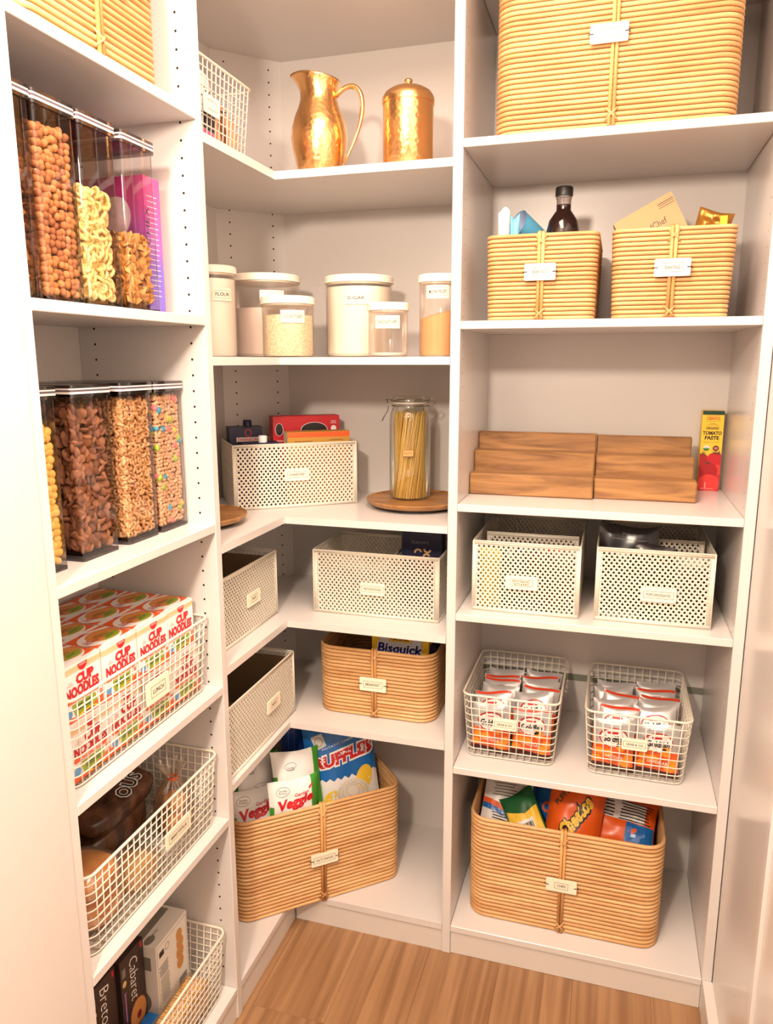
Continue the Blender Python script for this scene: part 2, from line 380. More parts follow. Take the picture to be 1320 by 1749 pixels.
def rattan_basket(label, loc, rotz, w, d, h, n, r, txt, taper=0.0, group='rattan baskets', tagw=0.075, tagh=0.036, tagz=0.45, tagx=0.0, tw=None, frame=True):
    o = thing('rattan_basket', label, 'basket', loc, rotz, group)
    ch = h/n; cr = ch/2; me = cane_mesh(w, d, r, cr)
    for i in range(n):
        k = 1-taper*(1-i/(n-1)); c = obj('cane', me, o, loc=(w/2*(1-k), d/2*(1-k), cr+i*ch)); c.scale = (k, k, 1)
    k0 = 1-taper
    MB().prism(rrect(w*(1-taper)-2*cr, d*(1-taper)-2*cr, r, 5, cr+w*taper/2, cr+d*taper/2), 0.002, 0.008).build('bottom', RATTAN_D, o)
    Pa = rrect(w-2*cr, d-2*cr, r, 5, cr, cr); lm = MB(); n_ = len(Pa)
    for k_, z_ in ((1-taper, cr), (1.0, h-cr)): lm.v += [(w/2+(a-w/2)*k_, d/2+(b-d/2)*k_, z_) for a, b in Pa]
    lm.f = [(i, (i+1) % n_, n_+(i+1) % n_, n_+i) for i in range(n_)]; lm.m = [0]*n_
    lm.build('gap_shade', M('gap_shade', (92, 58, 32), 0.8), o)  # dark shell added behind the canes, shade of the gaps put into its colour
    def yy(z): return d/2*taper*(1-z/h)
    x = w/2
    for s in (-1, 1): MB().tube([(x+s*0.0042, yy(0)-0.001, 0.003), (x+s*0.0042, yy(h)-0.002, h*0.999), (x+s*0.0042, yy(h)+cr, h+0.002), (x+s*0.0042, yy(h)+ch, h-0.006)], 0.0042, n=6).build('binding', RATTAN_D, o, True)
    for zc in (h*0.90, h*0.075):
        for s in (-1, 1): MB().tube([(x-0.0125, yy(zc)+0.001, zc-0.0125*s), (x, yy(zc)-0.0072, zc), (x+0.0125, yy(zc)+0.001, zc+0.0125*s)], 0.0021, n=5).build('lashing', RATTAN, o, True)
    if tagw: tag_plate(o, x+tagx, h*tagz, yy(h*tagz)-0.0105, tagw, tagh, txt, True, tw, frame)
    return o
rattan_basket('large rattan basket with blank tag on the top tower shelf', (0.512, 0.012, R[0]), 0, 0.492, 0.36, 0.335, 33, 0.04, None, 0.0, tagz=0.52, tagx=-0.012, frame=True)
rattan_basket('rattan basket tagged BAKING holding a dark syrup bottle', (0.500, 0.02, R[1]), 0.0, 0.248, 0.34, 0.186, 20, 0.022, 'BAKING', 0.03, tagw=0.068, tagh=0.036, tagz=0.55, tw=0.030)
rattan_basket('rattan basket tagged BAKING holding a brown cardboard box', (0.772, 0.020, R[1]), 0.0, 0.252, 0.34, 0.186, 20, 0.022, 'BAKING', 0.05, tagw=0.072, tagh=0.036, tagz=0.55, tw=0.030)
rattan_basket('large rattan basket tagged CHIPS full of snack bags', (0.482, 0.056, R[5]), 0, 0.502, 0.318, 0.297, 26, 0.045, 'CHIPS', 0.01, tagw=0.078, tagh=0.036, tagz=0.50, tw=0.022)
rattan_basket('rattan basket tagged BREAKFAST holding a yellow mix box', (0.042, 0.085, S[4]), 0, 0.340, 0.30, 0.195, 19, 0.045, 'BREAKFAST', 0.01, tagw=0.075, tagh=0.038, tagz=0.52, tw=0.040)
SA = math.atan2(0.319, 0.365)
rattan_basket('large rattan basket tagged SALTY SNACKS set diagonally in the corner', (-0.092, -0.170, S[5]), SA, 0.490, 0.27, 0.300, 27, 0.035, 'SALTY SNACKS', 0.01, tagw=0.078, tagh=0.036, tagz=0.47, tw=0.05)
rattan_basket('large rattan basket on the shelf above the cereal dispensers', (-0.012, -0.79, L[0]), pi/2, 0.352, 0.27, 0.335, 31, 0.03, None, tagz=0.40, tagx=0.035, tagw=0.08, tagh=0.036, frame=False)

# ------------------------------------------------------------------ perforated bins
def np_mesh(name, V, Q, mats):
    me = bpy.data.meshes.new(name); V = np.asarray(V, np.float32); Q = np.asarray(Q, np.int32)
    me.vertices.add(len(V)); me.vertices.foreach_set('co', V.ravel())
    me.loops.add(Q.size); me.loops.foreach_set('vertex_index', Q.ravel())
    me.polygons.add(len(Q)); me.polygons.foreach_set('loop_start', np.arange(len(Q), dtype=np.int32)*Q.shape[1])
    for m in (mats if isinstance(mats, (list, tuple)) else [mats]): me.materials.append(m)
    me.update(calc_edges=True); me.validate(); return me
def perf_sheet(w, h, pitch=0.0120, row=0.0076, r=0.0030, mg=0.006):
    nr = int((h-2*mg)/row); nc = int((w-2*mg)/pitch); X0 = (w-nc*pitch)/2; Z0 = (h-nr*row)/2
    ang = [pi/4*i+pi/8*0 for i in range(8)]
    outer = np.array([(pitch/2, 0), (pitch/2, row/2), (0, row/2), (-pitch/2, row/2), (-pitch/2, 0), (-pitch/2, -row/2), (0, -row/2), (pitch/2, -row/2)])
    inner = np.array([(r*cos(pi/4*i), r*sin(pi/4*i)) for i in range(8)])
    cell = np.vstack([outer, inner]); q = np.array([(i, (i+1) % 8, 8+(i+1) % 8, 8+i) for i in range(8)])
    cs = []; rects = [(0, w, 0, Z0), (0, w, Z0+nr*row, h), (0, X0, Z0, Z0+nr*row), (X0+nc*pitch, w, Z0, Z0+nr*row)]
    for j in range(nr):
        z = Z0+(j+0.5)*row
        if j % 2 == 0: cs += [(X0+(i+0.5)*pitch, z) for i in range(nc)]
        else:
            cs += [(X0+(i+1)*pitch, z) for i in range(nc-1)]
            rects += [(X0, X0+pitch/2, z-row/2, z+row/2), (X0+nc*pitch-pitch/2, X0+nc*pitch, z-row/2, z+row/2)]
    cs = np.array(cs); V = (cs[:, None, :]+cell[None]).reshape(-1, 2); Q = (q[None]+16*np.arange(len(cs))[:, None, None]).reshape(-1, 4)
    RV = np.array([[(a, c), (b, c), (b, d), (a, d)] for a, b, c, d in rects]).reshape(-1, 2); RQ = np.arange(len(RV)).reshape(-1, 4)+len(V)
    return np.vstack([V, RV]), np.vstack([Q, RQ])
def perf_wall(name, parent, w, h, place):
    V, Q = perf_sheet(w, h); P = np.array([place(a, b) for a, b in V]); o = obj(name, np_mesh(name, P, Q, PERF), parent)
    md = o.modifiers.new('sheet', 'SOLIDIFY'); md.thickness = 0.0010; md.offset = 0; md.use_rim = True; return o
def perf_bin(label, loc, rotz, w, d, h, txt, tagw=0.068, tagh=0.034, tagz=0.5, tagx=0.0, tw=None, divider=None, group='cream perforated bins', cross=None, inner_shade=False):
    o = thing('perforated_bin', label, 'bin', loc, rotz, group)
    perf_wall('front_wall', o, w, h, lambda a, b: (a, 0, b)); perf_wall('rear_wall', o, w, h, lambda a, b: (a, d, b))
    perf_wall('end_wall', o, d, h, lambda a, b: (0, a, b)); perf_wall('end_wall', o, d, h, lambda a, b: (w, a, b))
    MB().box(0.001, w-0.001, 0.001, d-0.001, 0.0005, 0.002).build('bottom', PERF, o)
    MB().tube([(x, y, h) for x, y in rrect(w, d, 0.004, 3)], 0.0022, True, 6).build('rim', PERF, o, True)
    for x, y in ((0, 0), (w, 0), (w, d), (0, d)): MB().tube([(x, y, 0), (x, y, h)], 0.0020, n=6).build('corner_edge', PERF, o, True)
    if divider:
        dv_ = perf_wall('divider', o, d-0.006, h-0.022, lambda a, b: (divider, 0.003+a, b+0.003)); 
    if cross:
        perf_wall('divider', o, w*0.90, h-0.006, lambda a, b: (w*0.06+a, cross, b+0.003))
        MB().tube([(w*0.06, cross, 0.003), (w*0.06, cross, h-0.003), (w*0.96, cross, h-0.003), (w*0.96, cross, 0.003)], 0.002, n=6).build('divider_rim', PERF, o)
    if inner_shade:
        mb = MB(); q = 0.004; mb.box(q, w-q, q, d-q, 0.0025, h-0.016); mb.f.pop(1); mb.m.pop(1); mb.build('shade_sheet', M('shade_brown', (128, 104, 72), 0.9), o)  # brown sheet added inside the bin, standing in for its interior shade
    if txt: tag_plate(o, w/2+tagx, h*tagz, -0.004, tagw, tagh, txt, False, tw)
    return o
DA = math.atan2(0.202, 0.273)
perf_bin('cream perforated bin tagged DINNER PREP set at an angle', (-0.157, 0.030, S[2]), DA, 0.340, 0.212, 0.173, 'DINNER PREP', tagz=0.52, tagx=0.0, tw=0.042)
perf_bin('cream perforated bin tagged PASTA/NOODLES with an inner divider', (0.040, 0.090, S[3]), 0, 0.348, 0.222, 0.174, 'PASTA/NOODLES', tagz=0.45, tagx=-0.005, tw=0.048, divider=0.205)
perf_bin('cream perforated bin on the shelf under the dinner bin', (-0.050, -0.300, S[3]), pi/2, 0.346, 0.215, 0.176, 'RICE', tagz=0.50, tagx=0.03, tagw=0.070, tw=0.020, inner_shade=True)
perf_bin('empty cream perforated bin on the shelf above the salty snacks basket', (-0.013, -0.318, S[4]), pi/2, 0.378, 0.225, 0.178, 'MIXES', tagz=0.50, tagx=0.05, tagw=0.075, tw=0.024, inner_shade=True)
perf_bin('cream perforated bin tagged FRUIT SNACKS, NUTS & BARS', (0.484, 0.044, R[3]), 0, 0.256, 0.345, 0.177, 'FRUIT SNACKS,\nNUTS & BARS', tagz=0.45, tagx=-0.008, tagw=0.078, tw=0.042, cross=0.120)
perf_bin('cream perforated bin tagged POPCORN/SNACKS with dark packets inside', (0.778, 0.052, R[3]), 0, 0.258, 0.340, 0.178, 'POPCORN/SNACKS', tagz=0.42, tagx=0.012, tagw=0.078, tw=0.054, cross=0.14)

# ------------------------------------------------------------------ wire baskets
def wire_basket(label, loc, rotz, w, d, h, txt, tagw, tagh, tagx=0, tagz=0.5, tw=None, sp=0.0205, tap=0.012, r=0.0015, group='cream wire baskets', lean=0):
    o = thing('wire_basket', label, 'basket', loc, rotz, group)
    cr = 0.022
    MB().tube([(x, y, h) for x, y in rrect(w, d, cr, 5)], 0.0030, True, 8).build('rim', WIRE, o, True)
    mb = MB(); nz = max(3, round(h/sp))
    def inset(z): return tap*(1-z/h)
    for k in range(nz):
        z = 0.004+(h-0.004)*k/nz; t = inset(z); mb.tube([(x, y, z) for x, y in rrect(w-2*t, d-2*t, cr, 4, t, t)], r, True, 5)
    nx = round((w-2*cr)/sp); ny = round((d-2*cr)/sp); t0 = tap
    for i in range(nx+1):
        x = cr+(w-2*cr)*i/nx; xb = w/2+(x-w/2)*(1-2*t0/w)
        mb.tube([(x, 0.0, h), (xb, t0, 0.003), (xb, d-t0, 0.003), (x, d, h)], r, False, 5)
    for i in range(ny+1):
        y = cr+(d-2*cr)*i/ny; yb = d/2+(y-d/2)*(1-2*t0/d)
        mb.tube([(0.0, y, h), (t0, yb, 0.003), (w-t0, yb, 0.003), (w, y, h)], r, False, 5)
    mb.build('wire_grid', WIRE, o, True)
    if txt is not None: tag_plate(o, w/2+tagx, h*tagz, -0.001, tagw, tagh, txt, False, tw)
    return o
wire_basket('cream wire basket tagged GRAB & GO beside the shelf divider', (0.461, 0.060, R[4]), 0.0, 0.246, 0.320, 0.176, 'GRAB & GO', 0.060, 0.030, tagx=-0.012, tagz=0.60, tw=0.040)
wire_basket('cream wire basket tagged GRAB & GO beside the right side panel', (0.770, 0.060, R[4]), 0.0, 0.249, 0.320, 0.172, 'GRAB & GO', 0.060, 0.030, tagx=-0.005, tagz=0.58, tw=0.040)
wire_basket('cream wire basket tagged LUNCH packed with cup noodle boxes', (-0.022, -0.806, L[3]), pi/2, 0.450, 0.276, 0.164, 'LUNCH', 0.075, 0.045, tagx=0.02, tagz=0.52, tw=0.036, sp=0.0185, tap=0.010)
wire_basket('cream wire basket tagged BREAD/TORTILLAS with bagged bread', (-0.016, -0.806, L[4]), pi/2, 0.450, 0.268, 0.166, 'BREAD/TORTILLAS', 0.090, 0.036, tagx=0.05, tagz=0.50, tw=0.058, sp=0.0185, tap=0.010)
wire_basket('cream wire basket with cracker boxes on the bottom shelf', (-0.016, -0.800, L[5]), pi/2, 0.440, 0.268, 0.166, None, 0, 0, sp=0.0185, tap=0.010)
wire_basket('cream wire basket with snack bags on the shelf beside the copper jug', (-0.032, -0.315, S[0]), pi/2, 0.278, 0.24, 0.162, '', 0.062, 0.036, tagx=-0.055, tagz=0.47, sp=0.0185)

# ------------------------------------------------------------------ copper
def copper_jug():
    o = thing('copper_jug', 'hammered copper water jug with looped handle', 'jug', (0.068, 0.120, S[0]), 0)
    prof = [(0.0, 0.002), (0.044, 0.0), (0.050, 0.006), (0.058, 0.035), (0.066, 0.07), (0.0695, 0.095), (0.067, 0.12), (0.059, 0.145), (0.050, 0.165), (0.045, 0.183), (0.0445, 0.20), (0.048, 0.216), (0.052, 0.228), (0.0535, 0.232), (0.0515, 0.232), (0.046, 0.217), (0.0425, 0.20), (0.043, 0.183), (0.048, 0.165), (0.057, 0.145), (0.065, 0.12), (0.066, 0.09), (0.055, 0.03), (0.0, 0.006)]
    def sp(p, a, r):
        x, y, z = p; k = max(0.0, -cos(a))**3; t = max(0.0, (z-0.19)/0.042)
        return (x-0.020*k*t*t, y*(1-0.12*k*t), z+0.020*(-x/0.06)*0.55*t if t > 0 else z)
    b = MB().lathe(prof, 48, fn=sp).build('body', COPPER, o, True)
    P = []
    for i in range(22):
        t = i/21
        p0, p1, p2, p3 = Vector((0.044, 0, 0.188)), Vector((0.105, 0, 0.245)), Vector((0.150, 0, 0.165)), Vector((0.062, 0, 0.035))
        P.append(p0*(1-t)**3+p1*3*t*(1-t)**2+p2*3*t*t*(1-t)+p3*t**3)
    MB().tube(P, [0.0058-0.003*max(0, i-14)/7 for i in range(22)], n=10).build('handle', COPPER_S, o, True)
copper_jug()
def copper_canister():
    o = thing('copper_canister', 'hammered copper canister with domed lid and knob', 'canister', (0.288, 0.140, S[0]), 0)
    autosmooth(MB().lathe([(0, 0.001), (0.058, 0.0), (0.0605, 0.003), (0.0605, 0.165), (0.057, 0.165), (0.0, 0.160)], 48).build('body', COPPER, o))
    lid = autosmooth(MB().lathe([(0.0605, 0.158), (0.0625, 0.158), (0.0630, 0.164), (0.0625, 0.172), (0.056, 0.183), (0.042, 0.192), (0.020, 0.1985), (0.0, 0.200)], 48).build('lid', COPPER_S, o), 50)
    MB().lathe([(0.006, 0.1985), (0.006, 0.203), (0.0095, 0.207), (0.0105, 0.211), (0.008, 0.2145), (0.0, 0.216)], 20).build('knob', COPPER_S, lid, True)
copper_canister()

# ------------------------------------------------------------------ round pantry canisters
FLOURM = M('flour_powder', (250, 244, 234), 0.9); SUGARM = M('white_sugar', (252, 246, 232), 0.8); MONKM = M('golden_sweetener', (222, 164, 96), 0.85)
POWD = M('pinkish_powder', (236, 222, 214), 0.9); COCO = ramp_mat('coconut_flakes', (214, 196, 150), (250, 240, 208), (160, 160, 220), 0.8, bump=0.8)
def canister(label, x, y, r, h, fill, fm, txt, tz, tw_, rot=0, tilt=0.0):
    o = thing('storage_canister', label, 'canister', (x, y, S[1]), rot, 'clear lidded canisters')
    lh = 0.018
    autosmooth(MB().lathe([(0, 0.001), (r*0.94, 0.0), (r, 0.008), (r, h-lh)], 40).build('body', CANCLEAR, o))
    autosmooth(MB().lathe([(0.0, h-lh-0.004), (r-0.003, h-lh-0.004), (r-0.003, h-lh), (r+0.003, h-lh), (r+0.003, h-0.003), (r, h), (0, h)], 40).build('lid', CANLID, o))
    if fill:
        ri = r-0.003
        def slope(p, a, rr): return (p[0], p[1], p[2]+tilt*p[0]/r if p[2] > 0.02 else p[2])
        autosmooth(MB().lathe([(0, 0.003), (ri*0.93, 0.003), (ri, 0.010), (ri, fill), (ri*0.5, fill+0.004), (0, fill+0.005)], 36, fn=slope).build('contents', fm, o))
    if txt is not None:
        a0 = -pi/2-0.25; w_, h_ = tw_
        mp = lambda q, b, off: ((r+off)*cos(a0+q/r), (r+off)*sin(a0+q/r), tz+b)
        us = [w_*(-0.5+i/8) for i in range(9)]
        pl = Print().rect(0, 0, w_, h_, TAG); lb = obj('name_label', pl.mesh('name_label', mp, us, [0.0], 0), o)
        p2 = Print().frame(0, 0, w_*0.86, h_*0.62, 0.0006, INK)
        if txt: p2.text(txt, 0, 0, w_*0.74, INK, h_*0.28, bold=0.01)
        obj('lettering', p2.mesh('lettering', lambda q, b, off: mp(q, b, off+0.0004), us, [0.0], 0.00005), lb)
canister('tall clear canister of flour beside the left divider', -0.19, 0.02, 0.059, 0.222, 0.19, FLOURM, 'FLOUR', 0.152, (0.05, 0.030), 1.2)
canister('wide clear canister half full of white powder', -0.131, 0.200, 0.094, 0.216, 0.128, POWD, '', 0.158, (0.065, 0.028), 0.9)
canister('short clear canister of coconut flakes in front of the powder canister', -0.007, 0.07, 0.065, 0.148, 0.102, COCO, 'COCONUT FLAKES', 0.098, (0.062, 0.030), 0.87)
canister('wide clear canister full of white sugar', 0.133, 0.22, 0.088, 0.207, 0.178, SUGARM, 'SUGAR', 0.148, (0.060, 0.030), 0.48)
canister('small empty clear canister tagged CHOCOLATE CHIPS', 0.255, 0.08, 0.049, 0.128, 0.006, POWD, 'CHOCOLATE CHIPS', 0.082, (0.062, 0.030), 0.5)
canister('clear canister of golden sweetener tagged MONK FRUIT', 0.377, 0.10, 0.047, 0.192, 0.100, MONKM, 'MONK FRUIT', 0.150, (0.056, 0.030), 0.4, tilt=0.012)

# ------------------------------------------------------------------ cereal dispensers
def jitter_fill(w, d, h, s, seed, layers=2, sides=(True, True), depth=None):
    """piece centres along the visible faces of a box x 0..w, y 0..d, z 0..h"""
    rr = random.Random(seed); P = []; depth = depth or d
    def j(a=0.35): return (rr.random()-0.5)*2*a*s
    nz = max(1, int(h/(s*0.82)))
    for k in range(nz):
        z = s*0.5+(h-s)*k/max(1, nz-1)
        for ly in range(layers):
            o = s*(0.42+0.75*ly); nx = max(1, int((w-s*0.6)/(s*0.9)))
            for i in range(nx+1): P.append((min(w-s*0.45, max(s*0.45, s*0.45+(w-s*0.9)*i/max(1, nx)+j())), o+abs(j(0.2)), z+j(0.25)))
            ny = int(depth/(s*0.9))
            for i in range(ny):
                y = s*0.5+s*0.9*i
                for sd in (0, 1):
                    if sides[sd]: P.append((o+abs(j(0.2)) if sd == 0 else w-o-abs(j(0.2)), min(depth, y+abs(j())), z+j(0.25)))
    nx = int(w/(s*0.85)); ny = int(depth/(s*0.85))
    for i in range(nx):
        for k in range(ny): P.append((s*0.5+(w-s)*i/max(1, nx-1), s*0.64+k*s*0.85+j(0.2), h-s*0.1+j(0.3)))
    return P
def scatter(name, unit, P, seed, mats, scale=(1, 1), parent=None, idx=None, tumble=True):
    rr = random.Random(seed); V0 = np.array(unit[0]); F0 = np.array(unit[1]); Vs = []; Fs = []; ms = []
    for k, p in enumerate(P):
        e = Euler((rr.random()*6.3, rr.random()*6.3, rr.random()*6.3)).to_matrix() if tumble else Matrix.Identity(3)
        mi = idx(rr) if idx else rr.randrange(len(mats)); ms += [mi]*len(F0)
        sc_ = (scale[0]+(scale[1]-scale[0])*rr.random())*(1.75 if (idx and mi >= 2) else 1.0); R_ = np.array(e)*sc_
        Vs.append(V0@R_.T+np.array(p)); Fs.append(F0+k*len(V0)); 
    me = np_mesh(name, np.vstack(Vs), np.vstack(Fs), mats)
    me.polygons.foreach_set('material_index', ms); me.polygons.foreach_set('use_smooth', [True]*len(ms)); me.update()
    return me
def u_ball(r, squash=1.0, n=3):
    D = {}; V = []; F = []
    def vid(p):
        k = tuple(round(c, 5) for c in p)
        if k not in D:
            q = Vector(p).normalized()*r; D[k] = len(V); V.append((q.x, q.y, q.z*squash))
        return D[k]
    g = [math.tan((2*i/n-1)*pi/4) for i in range(n+1)]
    for ax in range(3):
        for sg in (1, -1):
            for i in range(n):
                for j in range(n):
                    q = []
                    for a_, b_ in ((i, j), (i+1, j), (i+1, j+1), (i, j+1)):
                        p = [0, 0, 0]; p[ax] = sg; p[(ax+1) % 3] = g[a_]; p[(ax+2) % 3] = g[b_]; q.append(vid(p))
                    F.append(tuple(q if sg > 0 else q[::-1]))
    return V, F
def u_torus(R_, r, n=9, k=6, sq=1.0):
    V = [((R_+r*cos(2*pi*j/k))*cos(2*pi*i/n), (R_+r*cos(2*pi*j/k))*sin(2*pi*i/n), sq*r*sin(2*pi*j/k)) for i in range(n) for j in range(k)]
    return V, [(i*k+j, ((i+1) % n)*k+j, ((i+1) % n)*k+(j+1) % k, i*k+(j+1) % k) for i in range(n) for j in range(k)]
def u_merge(*us):
    V = []; F = []
    for v, f in us:
        o = len(V); V += list(v); F += [tuple(i+o for i in q) for q in f]
    return V, F
def u_wheel(r):
    us = [u_torus(r*0.76, r*0.30, 10, 6), u_torus(r*0.24, r*0.20, 6, 4)]
    for i in range(6):
        a = 2*pi*i/6; p0 = Vector((r*0.35*cos(a), r*0.35*sin(a), 0)); p1 = Vector((r*0.75*cos(a), r*0.75*sin(a), 0)); mb = MB().tube([p0, p1], r*0.13, n=4, cap=False); us.append((mb.v, mb.f))
    return u_merge(*us)
def u_pillow(w, t, n=4, curl=0.0):
    V = []; F = []
    for s in (1, -1):
        o = len(V)
        for i in range(n+1):
            for j in range(n+1):
                u, v = 2*i/n-1, 2*j/n-1; wav = 0.10*((i+j) % 2)
                V.append((u*w/2, v*w/2, s*t/2*(0.12+(1-abs(u)**3)*(1-abs(v)**3)*(1-wav))+curl*w*(u*u*0.3+v*u*0.15)))
        for i in range(n):
            for j in range(n):
                a = o+i*(n+1)+j; q = (a, a+n+1, a+n+2, a+1); F.append(q if s > 0 else q[::-1])
    return V, F
PUFF = [M('cocoa_puff_%d' % i, c, 0.75) for i, c in enumerate([(216, 156, 96), (200, 136, 80), (178, 116, 72)])]
HONEY = [M('honeycomb_%d' % i, c, 0.7) for i, c in enumerate([(250, 228, 160), (244, 216, 140)])]
CHEXM = [M('wheat_square_%d' % i, c, 0.75) for i, c in enumerate([(228, 176, 100), (214, 158, 84), (196, 138, 70)])]
FLAKE = [M('cinnamon_square_%d' % i, c, 0.75) for i, c in enumerate([(212, 150, 88), (190, 126, 70), (164, 104, 58)])]
KIX = [M('corn_ball_%d' % i, c, 0.7) for i, c in enumerate([(250, 214, 112), (244, 202, 98)])]
BRAN = [M('brown_petal_%d' % i, c, 0.7) for i, c in enumerate([(176, 124, 88), (154, 104, 72), (130, 86, 62)])]
OAT = [M('oat_ring_%d' % i, c, 0.75) for i, c in enumerate([(236, 192, 138), (224, 176, 120), (206, 156, 102)])]
CHARM = [M('oat_bit_%d' % i, c, 0.75) for i, c in enumerate([(236, 194, 150), (226, 178, 134)])]+[M('marsh_blue', (74, 176, 214), 0.7), M('marsh_pink', (236, 130, 140), 0.7), M('marsh_green', (168, 206, 70), 0.7), M('marsh_yellow', (244, 206, 90), 0.7)]
def dispenser(label, y0, x, z, w, d, h, fill_h, fl_label, unit, s, mats, seed, hand=None, idx=None, core=(120, 76, 44), scale=(0.92, 1.08), layers=2):
    o = thing('cereal_dispenser', label, 'container', (x, y0, z), pi/2, 'clear cereal dispensers')
    r = 0.006; P = rrect(w, d, r, 3)
    mb = MB(); n = len(P); zb, zt = 0.004, h-0.016
    mb.add([(a, b, zb) for a, b in P]+[(a, b, zt) for a, b in P], [(i, (i+1) % n, n+(i+1) % n, n+i) for i in range(n)])
    autosmooth(mb.build('body', PLASTIC, o))
    autosmooth(MB().prism(rrect(w, d, r, 3), 0, 0.005).build('base', SMOKE, o))
    rl = rrect(w+0.006, d+0.006, r, 3, -0.003, -0.003)
    autosmooth(MB().prism(rl, h-0.020, h-0.0145).build('lid_skirt', LIDCLEAR, o))
    autosmooth(MB().prism(rl, h-0.0144, h-0.0110).build('lid_seal', GASKET, o))
    autosmooth(MB().prism(rl, h-0.0109, h-0.0075).build('lid_band', LIDGREY, o))
    autosmooth(MB().prism(rl, h-0.0074, h-0.0052).build('lid_seal', GASKET, o))
    autosmooth(MB().prism(rl, h-0.0051, h).build('lid_top', LIDCLEAR, o))
    if hand:
        pr = Print().text(hand[0], hand[1], hand[2], hand[3], INK, hand[4], rot=pi/2, shear=0.1)
        obj('handwriting', pr.mesh('handwriting', on_front(0, 0, 0)), o)
    m = 0.0025; dep = min(d-2*m, 0.15)
    rad = max(Vector(q).length for q in unit[0])*scale[1]*(1.0 if idx is None else 1.3); m = max(m, rad-s*0.42+0.0022); dep = min(d-2*m, 0.15)
    pts = jitter_fill(w-2*m, d-2*m, fill_h, s, seed, layers, (True, False), dep)
    me = scatter('cereal', unit, [(a+m, b+m, c+0.006+max(0, rad-s*0.4)+s*0.2) for a, b, c in pts], seed, mats, scale, idx=idx)
    c = obj('cereal', me); c.location = (x, y0, z); c.rotation_euler = (0, 0, pi/2); tag(c, fl_label, 'cereal', None, 'stuff')
    i_ = s*1.0
    cm = M('cereal_core_%d' % seed, core, 0.9)
    MB().box(m+i_, w-m-i_*0.6, m+i_, d-m, 0.007, fill_h-s*0.2).build('cereal_core', cm, c)
    return o
HU = 0.297
XU = -0.030
dispenser('clear cereal dispenser of cinnamon squares beside the wall edge', -0.8255, XU, L[1], 0.059, 0.24, HU, 0.185, 'brown cinnamon square cereal inside the end dispenser', u_pillow(0.019, 0.007, 4, 0.5), 0.0165, FLAKE, 11, core=(110, 66, 36))
dispenser('clear cereal dispenser of round cocoa puffs', -0.760, XU, L[1], 0.088, 0.24, HU, 0.244, 'round brown cocoa puff cereal filling the dispenser', u_ball(0.0062, 0.95), 0.0122, PUFF, 12, core=(96, 58, 32))
dispenser('clear cereal dispenser of pale honeycomb wheels', -0.662, XU, L[1], 0.090, 0.24, HU, 0.168, 'pale yellow honeycomb wheel cereal in the dispenser', u_wheel(0.0100), 0.0138, HONEY, 13, core=(170, 132, 66))
dispenser('clear cereal dispenser of wheat squares with black handwriting', -0.551, XU, L[1], 0.092, 0.24, HU, 0.115, 'golden wheat square cereal low in the dispenser', u_pillow(0.0145, 0.0065, 4), 0.0118, CHEXM, 14, hand=('CHEX', 0.064, 0.152, 0.066, 0.012), core=(130, 84, 40))
HL = 0.300; XL_ = -0.060
dispenser('clear cereal dispenser of yellow corn balls beside the cocoa petals', -0.815, XL_, L[2], 0.086, 0.23, HL, 0.222, 'yellow corn ball cereal in the dispenser', u_ball(0.0075), 0.0135, KIX, 21, core=(190, 140, 50))
dispenser('clear cereal dispenser of dark brown petals', -0.690, XL_, L[2], 0.098, 0.23, HL, 0.245, 'dark brown petal cereal filling the dispenser', u_ball(0.0098, 0.42), 0.0150, BRAN, 22, core=(70, 42, 28), hand=None)
dispenser('clear cereal dispenser of oat rings filled to the top', -0.562, XL_, L[2], 0.098, 0.23, HL, 0.255, 'oat ring cereal filling the dispenser', u_torus(0.0044, 0.0027, 9, 6), 0.0108, OAT, 23, core=(130, 88, 50), scale=(0.9, 1.05))
dispenser('clear cereal dispenser of oat bits with coloured marshmallows', -0.452, XL_, L[2], 0.096, 0.23, HL, 0.258, 'oat bits with blue, pink and green marshmallows', u_ball(0.0048, 0.7, 2), 0.0088, CHARM, 24, core=(150, 104, 66), idx=lambda r_: (r_.randrange(2) if r_.random() > 0.07 else 2+r_.randrange(4)), scale=(0.85, 1.1), layers=1)

# ------------------------------------------------------------------ cartons
def split2(p):
    if len(p.items) not in (2, 3): return [p]
    out = []
    for i, it in enumerate(p.items):
        q = Print(); q.mats = p.mats; q.items = [([(0, 0)], [], 0)]*i+[it]; out.append(q)
    return out
def carton(name, label, cat, loc, rot, w, d, h, m, faces=None, group=None, side=None, top=None):
    """box with origin at front-left-bottom; faces: {'front': Print, 'top':..., 'left':..., 'right':..., 'back':...}"""
    mb = MB(); mb.box(0, w, 0, d, 0, h, 0); mats = [m, side or m, top or m]
    for i, k in enumerate((2, 2, 0, 1, 0, 1)): mb.m[i] = k
    b = mb.build(name, mats); b.location = loc; b.rotation_euler = rot if isinstance(rot, (tuple, list)) else (0, 0, rot)
    tag(b, label, cat, group)
    mp = {'front': on_front(w/2, 0, h/2), 'back': on_back(w/2, d, h/2), 'top': on_top(w/2, d/2, h), 'left': on_left(0, d/2, h/2), 'right': on_right(w, d/2, h/2)}
    for k, p in (faces or {}).items():
        for q in split2(p): obj('package_print', q.mesh('package_print', mp[k]), b)
    return b
